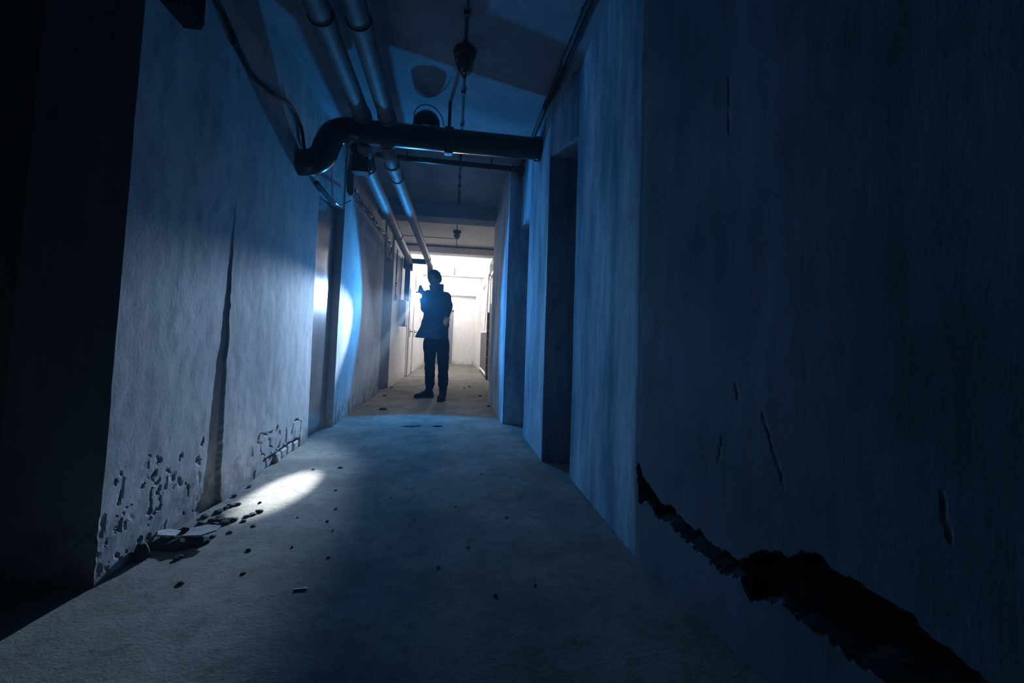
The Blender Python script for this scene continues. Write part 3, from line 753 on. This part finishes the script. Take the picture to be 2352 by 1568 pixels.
box('bar', -0.03, 0.01, 0.0, 1.2, 0.0, 0.07, M['dark_iron'], hb, 0.006)
box('bracket', -0.01, 0.012, 0.1, 0.16, -0.04, 0.09, M['dark_iron'], hb)

# ================================================================ PERSON
dg = None
def evaluated(o):
    global dg
    dg = bpy.context.evaluated_depsgraph_get()
    me = bpy.data.meshes.new_from_object(o.evaluated_get(dg))
    return me

def limb(path, n=5, seg=20):
    """closed tapering limb: path of (point, radius or (radius across, radius fore)), smooth, with rounded ends"""
    pts = smooth_path([p for p, r in path], n) if len(path) > 2 else [Vector(p) for p, r in path]
    step = n if len(path) > 2 else 1
    rr = []
    for i in range(len(pts)):
        a, t = divmod(i, step); t /= step
        if a >= len(path) - 1: a, t = len(path) - 2, 1.0
        f = lambda r: r if isinstance(r, tuple) else (r, r)
        ra, rb = f(path[a][1]), f(path[a + 1][1]); t = t * t * (3 - 2 * t)
        rr.append((ra[0] + (rb[0] - ra[0]) * t, ra[1] + (rb[1] - ra[1]) * t))
    fr = frames(pts)
    full = []
    def end(k, sg):
        p, u, v = fr[k]; d = (pts[k] - pts[k + (1 if sg < 0 else -1)]).normalized(); m = min(rr[k])
        return [(p + d * (m * sin(q)), u, v, (rr[k][0] * cos(q), rr[k][1] * cos(q))) for q in (0.5, 1.0, 1.4)]
    full = end(0, -1)[::-1] + [(p, u, v, r) for (p, u, v), r in zip(fr, rr)] + end(len(pts) - 1, 1)
    return loft([[p + u * (cos(2 * pi * k / seg) * r[0]) + v * (sin(2 * pi * k / seg) * r[1]) for k in range(seg)] for p, u, v, r in full])

def fuse(meshes, voxel, smooth_it=0):
    bm = bmesh.new()
    for me in meshes: bm.from_mesh(me)
    me = bpy.data.meshes.new('fuse_tmp'); bm.to_mesh(me); bm.free()
    o = bpy.data.objects.new('fuse_tmp', me); C.objects.link(o)
    r = o.modifiers.new('remesh', 'REMESH'); r.mode = 'VOXEL'; r.voxel_size = voxel; r.use_smooth_shade = True
    if smooth_it:
        s = o.modifiers.new('smooth', 'SMOOTH'); s.iterations = smooth_it; s.factor = 0.5
    out = evaluated(o)
    bpy.data.objects.remove(o); bpy.data.meshes.remove(me)
    return out

def mesh_obj(name, me, mat, parent):
    me.name = name
    me.materials.clear(); me.materials.append(mat)
    me.polygons.foreach_set('use_smooth', [True] * len(me.polygons))
    o = bpy.data.objects.new(name, me); C.objects.link(o)
    o.parent = parent
    return o

def loft(rings, caps=True):
    bm = bmesh.new(); R = [[bm.verts.new(p) for p in r] for r in rings]; n = len(R[0])
    for a, b in zip(R, R[1:]):
        for k in range(n): bm.faces.new((a[k], a[(k + 1) % n], b[(k + 1) % n], b[k]))
    if caps: bm.faces.new(R[0][::-1]); bm.faces.new(R[-1])
    bmesh.ops.recalc_face_normals(bm, faces=bm.faces)
    me = bpy.data.meshes.new('loft'); bm.to_mesh(me); bm.free()
    return me

def mid(a, b, t): return a.lerp(b, t)
PB = Vector((-0.235, 6.35, 0.0))        # base between the feet
person = thing('person', 'person in a dark jacket, black trousers and boots standing holding a lit torch', 'person', PB)
FW = Vector((-0.55, -0.835, 0)).normalized()      # facing
RT = Vector((FW.y, -FW.x, 0))                       # the person's right
UP = Vector((0, 0, 1))
def W(x, y, z): return Vector((x, y, z)) - PB        # world point -> local

sR, eR, wR = W(-0.365, 6.40, 1.49), W(-0.400, 6.24, 1.265), W(-0.440, 6.110, 1.487)
sL, eL, wL = W(-0.135, 6.305, 1.462), W(-0.080, 6.43, 1.335), W(-0.105, 6.150, 1.185)
pel = W(-0.235, 6.37, 0.93)
hR, kR, aR = W(-0.325, 6.40, 0.88), W(-0.315, 6.43, 0.48), W(-0.300, 6.535, 0.09)
hL, kL, aL = W(-0.145, 6.33, 0.88), W(-0.122, 6.28, 0.48), W(-0.108, 6.315, 0.09)
chest, neck0, neck1 = W(-0.235, 6.36, 1.35), W(-0.250, 6.355, 1.51), W(-0.282, 6.335, 1.62)

# head: ellipsoid with brow, nose, lips, chin, ears (own frame: f forward, r right, u up)
HC = W(-0.300, 6.325, 1.712)
HF = (FW + Vector((-0.25, 0.10, -0.05))).normalized(); HU = (UP + Vector((-0.10, 0.02, 0))).normalized()
HRt = HF.cross(HU).normalized(); HU = HRt.cross(HF).normalized()
def head_pt(th, ph, grow=0.0):
    # th: polar from up, ph: azimuth from forward
    f, r, u = sin(th) * cos(ph), sin(th) * sin(ph), cos(th)
    a, b, c = 0.098 + grow, 0.078 + grow, 0.118 + grow
    jaw = max(0.0, -u)
    rr = 1.0 - 0.26 * jaw * (1 if f > -0.2 else 1.25)
    p = [f * a * (1 - 0.10 * jaw if f > 0 else 1 - 0.30 * jaw), r * b * rr, u * c]
    if f > 0:
        g = lambda u0, su, r0, sr: exp(-((u - u0) / su) ** 2 - ((r - r0) / sr) ** 2)
        p[0] += 0.026 * g(-0.12, 0.13, 0, 0.14) + 0.012 * g(0.08, 0.16, 0, 0.10) + 0.008 * g(0.24, 0.09, 0, 0.5)
        p[0] -= 0.010 * (g(0.08, 0.10, 0.38, 0.18) + g(0.08, 0.10, -0.38, 0.18))
        p[0] += 0.011 * g(-0.42, 0.06, 0, 0.24) + 0.011 * g(-0.56, 0.06, 0, 0.20) - 0.010 * g(-0.49, 0.035, 0, 0.28) + 0.016 * g(-0.80, 0.18, 0, 0.30)
    return p
def head_mesh(grow=0.0, cond=None, nt=40, npn=56):
    bm = bmesh.new(); G = []
    for i in range(nt + 1):
        th = pi * (0.004 + 0.992 * i / nt)
        G.append([])
        for j in range(npn):
            p = head_pt(th, 2 * pi * j / npn, grow)
            G[-1].append(bm.verts.new(HC + HF * p[0] + HRt * p[1] + HU * p[2]))
    for i in range(nt):
        for j in range(npn): bm.faces.new((G[i][j], G[i + 1][j], G[i + 1][(j + 1) % npn], G[i][(j + 1) % npn]))
    bm.faces.new(G[0]); bm.faces.new(G[-1][::-1])
    for s in (-1, 1):
        r = bmesh.ops.create_uvsphere(bm, u_segments=12, v_segments=8, radius=1.0)
        for v in r['verts']:
            q = v.co.copy()
            v.co = HC + HRt * (s * (0.079 + 0.012 * q.x * s)) + HF * (-0.006 + 0.017 * q.y - 0.006 * q.x * s) + HU * (-0.004 + 0.031 * q.z)
    bmesh.ops.recalc_face_normals(bm, faces=bm.faces)
    me = bpy.data.meshes.new('head'); bm.to_mesh(me); bm.free()
    return me
# the hand closed on the torch
TU = TAX.cross(Vector((0, 0, 1))).normalized(); TV = TAX.cross(TU).normalized()
GRIP = LENS - TAX * 0.115 - PB
def around(off, ang, rad): return GRIP + TAX * off + (TU * cos(ang) + TV * sin(ang)) * rad
wdir = (wR - GRIP); wa = math.atan2(wdir.dot(TV), wdir.dot(TU))
fing = []
for k, off in enumerate((-0.036, -0.013, 0.010, 0.033)):
    ln = (0.84, 0.96, 1.0, 0.92)[k]
    fing.append([(around(off * 0.9, wa - 0.15, 0.050), 0.010), (around(off, wa + 0.55, 0.041), 0.0100), (around(off, wa + 0.55 + 0.85 * ln, 0.033), 0.0092), (around(off, wa + 0.55 + 1.6 * ln, 0.030), 0.0085), (around(off, wa + 0.55 + 2.2 * ln, 0.028), 0.0075)])
thumb = [(around(0.030, wa - 0.25, 0.050), 0.013), (around(0.048, wa - 0.95, 0.040), 0.0115), (around(0.046, wa - 1.7, 0.033), 0.0100), (around(0.044, wa - 2.3, 0.030), 0.0085)]
palm = [(wR, 0.027), (around(-0.004, wa, 0.072), 0.030), (around(0.0, wa + 0.1, 0.052), 0.026)]
palm2 = [(around(-0.026, wa + 0.05, 0.056), 0.017), (around(0.0, wa + 0.05, 0.060), 0.019), (around(0.026, wa + 0.05, 0.056), 0.018)]
# left hand hanging loosely at the front of the jacket
dL = ((wL - eL).normalized() * 0.6 + UP * -0.8).normalized(); sdL = dL.cross(FW).normalized(); nL = sdL.cross(dL).normalized()
hl0 = wL + dL * 0.075; fl = []
for k in range(4):
    o_ = sdL * (0.021 * (k - 1.5)); l_ = (0.85, 1.0, 0.97, 0.78)[k]
    fl.append([(hl0 - dL * 0.012 + o_, 0.0105), (hl0 + dL * 0.034 * l_ + o_ + nL * 0.004, 0.010), (hl0 + dL * 0.060 * l_ + o_ - nL * 0.004, 0.0092), (hl0 + dL * 0.080 * l_ + o_ - nL * 0.016, 0.0080)])
thl = [(hl0 - dL * 0.050 - sdL * 0.022, 0.013), (hl0 - dL * 0.022 - sdL * 0.048, 0.0115), (hl0 + dL * 0.010 - sdL * 0.056, 0.0100), (hl0 + dL * 0.030 - sdL * 0.054, 0.0085)]
palmL = [(wL, (0.026, 0.022)), (wL + dL * 0.03, 0.026), (hl0 - dL * 0.02, 0.026)]
palmL2 = [(hl0 - dL * 0.008 - sdL * 0.030, 0.0135), (hl0 - dL * 0.004, 0.015), (hl0 - dL * 0.008 + sdL * 0.030, 0.0135)]
limbs = [[(W(-0.235, 6.37, 0.90), (0.12, 0.09)), (W(-0.235, 6.37, 1.12), (0.115, 0.09)), (chest, (0.13, 0.09)), (W(-0.242, 6.36, 1.47), (0.09, 0.07))],
         [(W(-0.245, 6.36, 1.42), 0.075), (neck0, 0.076), (neck1, 0.068), (HC - UP * 0.02 - HF * 0.015, 0.062)],
         [(W(-0.27, 6.37, 1.45), 0.062), (sR, 0.058), (eR, 0.044), (wR, 0.028)],
         [(W(-0.20, 6.345, 1.45), 0.062), (sL, 0.058), (eL, 0.044), (wL, 0.027)],
         [(hR - UP * 0.03, 0.075), (kR, 0.052), (mid(kR, aR, 0.4), 0.048), (aR, 0.032)],
         [(hL - UP * 0.03, 0.075), (kL, 0.052), (mid(kL, aL, 0.4), 0.048), (aL, 0.032)]]
parts = [head_mesh()] + [limb(l) for l in limbs] + [limb(l, 4, 14) for l in [palm, palm2, palmL, palmL2] + fing + [thumb] + fl + [thl]]
body = mesh_obj('body', fuse(parts, 0.0050, 1), M['skin'], person)
# eyes
for s in (-1, 1):
    bm = bmesh.new(); bmesh.ops.create_uvsphere(bm, u_segments=14, v_segments=10, radius=0.0105)
    bmesh.ops.translate(bm, verts=bm.verts, vec=HC + HF * 0.0800 + HRt * (s * 0.030) + HU * 0.010)
    from_bm('eye', bm, M['eye'], person, True)
# hair: a cap that leaves the face free
bm = bmesh.new(); G = []
nt, npn = 30, 64
def hair_low(ph):
    c = cos(ph)
    return 0.98 if c > 0.72 else (0.98 + (1.62 - 0.98) * min(1, (0.72 - c) / 0.35) if c > 0.2 else 1.62 + 0.42 * min(1, (0.2 - c) / 0.9))
for i in range(nt + 1):
    G.append([])
    for j in range(npn):
        ph = 2 * pi * j / npn; th = max(0.004, hair_low(ph) * i / nt)
        g = 0.018 + 0.006 * nz(cos(ph) * 3, sin(ph) * 3, th * 3) + 0.004 * nz(cos(ph) * 12, sin(ph) * 12, th * 4)
        if i == nt: g = 0.0
        p = head_pt(th, ph, g)
        G[-1].append(bm.verts.new(HC + HF * p[0] + HRt * p[1] + HU * p[2]))
for i in range(nt):
    for j in range(npn): bm.faces.new((G[i][j], G[i + 1][j], G[i + 1][(j + 1) % npn], G[i][(j + 1) % npn]))
bm.faces.new(G[0])
from_bm('hair', bm, M['hair'], person, True)

# jacket: lofted torso plus sleeves, fused
def ring(cx, cy, z, rw, rd, n=40, fn=None, tilt=0.0):
    out = []
    for k in range(n):
        a = 2 * pi * k / n
        q = 1 + (fn(a) if fn else 0)
        o = RT * (rw * cos(a) * q) + FW * (rd * sin(a) * q)
        out.append(W(cx, cy, z) + o + UP * (tilt * cos(a)))
    return out
def flare(amt):
    return lambda a: amt * exp(-((a - 0.75) / 0.42) ** 2) + 0.03 * sin(a * 5 + 1)
rings = [ring(-0.262, 6.36, 0.855, 0.190, 0.185, fn=flare(0.52), tilt=0.012), ring(-0.260, 6.36, 0.91, 0.190, 0.180, fn=flare(0.46)),
         ring(-0.252, 6.36, 0.99, 0.188, 0.170, fn=flare(0.30)), ring(-0.245, 6.36, 1.10, 0.188, 0.160, fn=flare(0.20)), ring(-0.238, 6.36, 1.22, 0.192, 0.155, fn=flare(0.10)),
         ring(-0.236, 6.36, 1.34, 0.198, 0.150, fn=flare(0.03)), ring(-0.238, 6.36, 1.43, 0.190, 0.135), ring(-0.242, 6.36, 1.49, 0.155, 0.115), ring(-0.248, 6.355, 1.535, 0.100, 0.090)]
tors = loft(rings)
sl = [limb([(W(-0.30, 6.38, 1.44), 0.075), (sR + UP * 0.002, 0.078), (mid(sR, eR, 0.5), 0.068), (eR, 0.060), (mid(eR, wR, 0.5), 0.056), (wR - (wR - eR) * 0.06, 0.048)]),
      limb([(W(-0.18, 6.34, 1.44), 0.075), (sL + UP * 0.002, 0.078), (mid(sL, eL, 0.5), 0.068), (eL, 0.060), (mid(eL, wL, 0.5), 0.054), (wL, 0.045)])]
jk = fuse([tors] + sl, 0.010, 3)
for v in jk.vertices:                                     # folds
    c = v.co
    v.co += Vector((nz(c.x * 9, c.z * 16, c.y * 9), nz(c.x * 9, c.z * 16, c.y * 9 + 5), 0)) * 0.008
mesh_obj('jacket', jk, M['jacket'], person)
# stand-up collar, open at the front
bm = bmesh.new(); inner, outer = [], []
for k in range(25):
    a = math.radians(-238 + 296 * k / 24)           # leaves a gap at the front
    a2 = a
    base_c = W(-0.255, 6.352, 1.515); top_c = W(-0.266, 6.345, 1.628)
    dr_ = RT * cos(a2) + FW * sin(a2)
    lift = UP * (0.012 * -(RT * cos(a2)).dot(Vector((1, 0, 0))) * -1)
    row = []
    for t in range(5):
        u = t / 4
        cc = base_c.lerp(top_c, u)
        row.append((cc + dr_ * (0.098 - 0.004 * u + 0.012 * u * u) + lift * u, cc + dr_ * (0.086 - 0.004 * u + 0.012 * u * u) + lift * u))
    outer.append([bm.verts.new(p[0]) for p in row]); inner.append([bm.verts.new(p[1]) for p in row])
for k in range(24):
    for t in range(4):
        bm.faces.new((outer[k][t], outer[k + 1][t], outer[k + 1][t + 1], outer[k][t + 1]))
        bm.faces.new((inner[k][t + 1], inner[k + 1][t + 1], inner[k + 1][t], inner[k][t]))
    bm.faces.new((outer[k][4], outer[k + 1][4], inner[k + 1][4], inner[k][4])); bm.faces.new((inner[k][0], inner[k + 1][0], outer[k + 1][0], outer[k][0]))
for k in (0, 24):
    for t in range(4): bm.faces.new((outer[k][t], outer[k][t + 1], inner[k][t + 1], inner[k][t]))
from_bm('collar', bm, M['jacket'], person, True)
# trousers
tr = fuse([limb([(W(-0.235, 6.37, 1.00), (0.130, 0.105)), (pel, (0.140, 0.112)), (W(-0.235, 6.37, 0.84), (0.145, 0.108))]),
           limb([(mid(pel, hR, 0.6) - UP * 0.01, 0.098), (hR - UP * 0.10, 0.100), (mid(hR, kR, 0.6), 0.088), (kR, 0.075), (mid(kR, aR, 0.35), 0.072), (mid(kR, aR, 0.72), 0.070), (mid(kR, aR, 0.80), 0.062)]),
           limb([(mid(pel, hL, 0.6) - UP * 0.01, 0.098), (hL - UP * 0.10, 0.100), (mid(hL, kL, 0.6), 0.088), (kL, 0.077), (mid(kL, aL, 0.35), 0.072), (mid(kL, aL, 0.68), 0.076), (mid(kL, aL, 0.78), 0.062)])], 0.010, 2)
for v in tr.vertices:
    c = v.co
    f_ = 0.010 if c.z < 0.6 else 0.005
    v.co += Vector((nz(c.x * 8, c.z * 20, c.y * 8), nz(c.x * 8, c.z * 20, c.y * 8 + 5), 0)) * f_
mesh_obj('trousers', tr, M['trousers'], person)
# boots
def boot(heel, toe, shaft_top):
    ax = Vector((toe - heel)); ln = ax.length; ax.normalize(); sd = Vector((-ax.y, ax.x, 0))
    prof = [(-0.02, 0.030, 0.075, 0.035), (0.00, 0.042, 0.098, 0.0), (0.05, 0.044, 0.125, 0), (0.10, 0.044, 0.115, 0), (0.15, 0.048, 0.092, 0), (0.20, 0.051, 0.074, 0), (0.25, 0.046, 0.062, 0), (0.285, 0.030, 0.048, 0)]
    rr = []
    for s, wd, h, zz in prof:
        s *= ln / 0.285
        c = heel + ax * s
        row = []
        for k in range(16):
            a = 2 * pi * k / 16
            row.append(c + sd * (wd * cos(a) * (1 if sin(a) < 0 else 0.92)) + UP * (0.026 + (h - 0.026) * (0.5 + 0.5 * sin(a)) if True else 0))
        rr.append(row)
    foot = loft(rr)
    sh = limb([(heel + ax * 0.055 + UP * 0.06, 0.052), (mid(heel + ax * 0.05, shaft_top, 0.5) + UP * 0.03, 0.054), (shaft_top - UP * 0.02, 0.062), (shaft_top, 0.060)])
    b = mesh_obj('boot', fuse([foot, sh], 0.007, 2), M['boot'], person)
    bm = bmesh.new(); lo, hi = [], []
    for k in range(28):
        a = 2 * pi * k / 28
        s = ln * 0.46 + cos(a) * (ln * 0.56 + 0.01); wd = 0.050 * sin(a) * (1.0 + 0.12 * cos(a))
        c = heel + ax * s + sd * wd
        lo.append(bm.verts.new(c)); hi.append(bm.verts.new(c + UP * 0.034))
    for k in range(28): bm.faces.new((lo[k], lo[(k + 1) % 28], hi[(k + 1) % 28], hi[k]))
    bm.faces.new(lo[::-1]); bm.faces.new(hi)
    from_bm('sole', bm, M['boot'], b)
boot(W(-0.275, 6.565, 0.0), W(-0.505, 6.435, 0.0), W(-0.303, 6.53, 0.235))
boot(W(-0.100, 6.355, 0.0), W(-0.150, 6.085, 0.0), W(-0.110, 6.315, 0.205))

# ---- the torch
torch = thing('torch', 'lit hand torch held at shoulder height, shining towards the left wall', 'torch', LENS)
bm = bmesh.new(); add_tube(bm, [TAX * -0.20, TAX * -0.195, TAX * -0.075, TAX * -0.05, TAX * -0.022, TAX * 0.0], [0.015, 0.018, 0.018, 0.024, 0.045, 0.048], 28, False)
from_bm('barrel', bm, M['dark_iron'], torch, True)
bm = bmesh.new(); add_tube(bm, [TAX * -0.008, TAX * -0.003], 0.046, 28); from_bm('lens', bm, M['torch_on'], torch)
bm = bmesh.new(); add_tube(bm, [TAX * -0.212, TAX * -0.198], 0.014, 20); from_bm('tail_cap', bm, M['dark_iron'], torch)
bm = bmesh.new(); add_tube(bm, [TAX * -0.06 + TV * 0.018, TAX * -0.06 + TV * 0.025], 0.007, 12); from_bm('switch', bm, M['cable'], torch)

# ================================================================ DEBRIS
def rock(name, x, y, sx, sy, sz, seed, mat, parent=None, z=0.0, sub=2):
    bm = bmesh.new(); bmesh.ops.create_icosphere(bm, subdivisions=sub, radius=1.0)
    for v in bm.verts:
        c = v.co; k = 1 + 0.35 * nz(c.x * 1.6 + seed * 3.1, c.y * 1.6, c.z * 1.6 + seed)
        v.co = Vector((c.x * sx * k, c.y * sy * k, max(-0.25, c.z) * sz * k))
    lo = min(v.co.z for v in bm.verts)
    for v in bm.verts: v.co.z -= lo
    o = from_bm(name, bm, mat, parent)
    o.location = (x, y, z)
    return o
# fallen slab of plaster by the left wall
fs = thing('fallen_plaster', 'heap of fallen plaster topped by pale slabs at the near left wall', 'rubble', (-1.07, 1.99, -0.004))
fs_parts = [(-0.055, 0.00, 0.05, 0.045, 0.022, 1), (0.01, -0.015, 0.055, 0.04, 0.026, 2), (0.06, 0.01, 0.045, 0.035, 0.020, 3), (-0.02, 0.03, 0.05, 0.03, 0.022, 4), (0.03, 0.035, 0.045, 0.03, 0.02, 5), (-0.08, 0.012, 0.025, 0.03, 0.02, 6)]
for x, y, a, b, c, s in fs_parts: rock('lump', x, y, a, b, c, s, M['dark_chip'], fs)
def slab(px, s, tilt, z):
    bm = bmesh.new(); t = [bm.verts.new((x, y, 0.007)) for x, y in px]; b = [bm.verts.new((x, y, 0)) for x, y in px]
    bm.faces.new(t); bm.faces.new(b[::-1])
    for k in range(len(px)): bm.faces.new((t[k], b[k], b[(k + 1) % len(px)], t[(k + 1) % len(px)]))
    o = from_bm('slab', bm, M['chip'], fs); o.rotation_euler = tilt; o.location = (s[0], s[1], z)
slab([(-0.03, -0.03), (0.04, -0.04), (0.085, -0.01), (0.09, 0.025), (0.03, 0.045), (-0.02, 0.03)], (0.035, 0.035), (0.10, -0.05, 0.1), 0.036)
slab([(-0.04, -0.02), (0.02, -0.03), (0.035, 0.015), (-0.01, 0.035), (-0.045, 0.02)], (-0.055, 0.03), (0.05, 0.16, 0.4), 0.034)
rock('lump', -0.03, 0.075, 0.035, 0.02, 0.03, 9, M['dark_chip'], fs)
tag(rock('clod', -1.145, 1.885, 0.024, 0.028, 0.050, 12, M['dark_chip'], z=-0.003), 'rounded dark clod leaning against the foot of the near left wall', 'clod')
st = box('stick', -0.022, 0.022, -0.004, 0.004, 0.0, 0.005, M['wood'], None, 0.002)
st.location = (-0.484, 1.631, -0.003); st.rotation_euler = (0, 0, 0.12)
tag(st, 'short pale stick lying alone on the dark floor nearest the camera', 'stick')
# dark chips along the foot of the left wall
chips = [(-1.06, 2.226, .026, 'c'), (-1.044, 2.25, .030, 'c'), (-1.02, 2.215, .034, 'c'), (-1.001, 2.199, .030, 'c'), (-0.985, 2.225, .028, 'c'), (-1.03, 2.185, .024, 'c'), (-1.043, 2.155, .016, 'c'),
         (-1.125, 2.279, .022, 'w'), (-1.09, 2.33, .024, 'w'), (-1.10, 2.20, .018, 'w'), (-1.11, 2.10, .016, 'w'), (-1.12, 2.55, .016, 'w'), (-1.11, 2.70, .016, 'w'),
         (-1.073, 2.411, .020, 's'), (-1.08, 2.383, .018, 's'), (-1.05, 2.43, .018, 's'),
         (-0.926, 2.219, .016, 'r'), (-0.921, 2.295, .020, 'r'), (-0.905, 2.33, .022, 'r'), (-0.935, 2.27, .018, 'r'),
         (-0.93, 2.10, .014, 'lone dark chip on the floor below the short row of chips'), (-0.98, 2.06, .016, 'lone dark chip on the floor right above the fallen plaster heap'), (-0.86, 2.16, .012, 'tiny dark chip on the floor right of the short row of chips'),
         (-1.01, 1.88, .020, 'dark chip on the floor just below the fallen plaster heap'), (-0.78, 1.93, .012, 'lone dark chip on the floor well right of the fallen plaster heap'), (-0.86, 3.02, .014, 'lone dark chip inside the far end of the bright floor patch'),
         (-0.70, 3.05, .016, 'lone dark chip beyond the far right end of the bright floor patch'), (-0.95, 2.45, .012, 'tiny dark chip inside the near end of the bright floor patch'), (-0.62, 2.62, .010, 'tiny dark chip on the floor right of the middle of the bright patch'),
         (-0.55, 2.2, .010, 'tiny dark chip on the open floor below the bright patch'), (-0.72, 1.75, .010, 'tiny dark chip on the floor left of the lone pale stick'), (-0.9, 1.70, .014, 'dark chip on the floor nearest the dark opening on the left'), (-0.45, 1.85, .009, 'tiny dark chip on the floor just beyond the lone pale stick')]
names = {'c': ('dark chip in the tight clump of fallen plaster beside the wall shadow', 'clump of dark chips'), 'w': ('dark chip lying against the foot of the near left wall', 'chips against the wall foot'),
         's': ('small dark chip at the foot of the dark strip on the left wall', 'chips at the wall step'), 'r': ('dark chip in the short slanting row near the bright floor patch', 'short row of chips')}
src = None
for i, (x, y, r, k_) in enumerate(chips):
    if i % 4 == 0:
        src = rock('chip', x, y, r, r * 0.72, r * 0.42, 20 + i, M['dark_chip'], z=-0.003, sub=2); o = src; rs = r
    else:
        o = src.copy(); C.objects.link(o); o.location = (x, y, -0.003); k = r / rs; o.scale = (k, k, k)
    o.rotation_euler = (0, 0, i * 1.7)
    lab, grp = names.get(k_, (k_, None))
    tag(o, lab, 'chip', grp)
pale = [(-0.5, 2.1), (-0.62, 1.95), (-0.55, 2.35), (-0.3, 2.5), (-0.15, 2.2), (0.05, 2.35), (0.1, 1.9), (0.22, 2.9), (-0.05, 3.1), (0.3, 2.2), (-0.25, 3.6), (0.33, 1.6), (0.18, 1.55), (-0.7, 2.25), (-0.02, 1.75), (0.42, 2.5)]
src = None
for i, (x, y) in enumerate(pale):
    r = 0.006 + 0.004 * ((i * 7) % 5) / 5
    if src is None: src = rock('crumb', x, y, r, r * 0.8, r * 0.6, 60, M['chip'], z=-0.003, sub=1); o = src; rs = r
    else:
        o = src.copy(); C.objects.link(o); o.location = (x, y, -0.003); k = r / rs; o.scale = (k, k, k)
    o.rotation_euler = (0, 0, i * 2.1)
    tag(o, 'tiny pale crumb of plaster on the open blue lit floor', 'crumb', 'pale crumbs on the open floor')
far = [(-0.115, 4.434, .05, .020), (-0.389, 4.423, .075, .014), (-0.32, 4.45, .05, .012), (0.331, 7.988, .022, .025), (0.23, 7.699, .020, .02), (-0.786, 5.387, .05, .03), (0.45, 6.75, .03, .02), (0.50, 5.75, .025, .02), (-0.95, 6.6, .03, .02), (-1.0, 7.65, .035, .02)]
labs = ['flat dark scrap on the blue floor in front of the feet, right of the two', 'long flat dark scrap on the blue floor in front of the feet', 'thin dark scrap beside the long one in front of the feet', 'dark pebble on the lit floor right of the person', 'smaller pebble on the lit floor right of the person', 'dark clump of dirt at the foot of the left wall before the far doorway',
        'small clump of dirt by the foot of the right pillar, far end', 'small clump of dirt by the foot of the right pillar, near end', 'small clump of dirt by the near jamb of the far left doorway', 'small clump of dirt by the far jamb of the far left doorway']
for i, (x, y, a, h) in enumerate(far):
    tag(rock('scrap' if i < 3 else 'pebble', x, y, a, 0.02 if i < 3 else a * 0.7, h * (0.4 if i < 3 else 0.7), 80 + i, M['dark_chip'], z=-0.003), labs[i], 'debris')
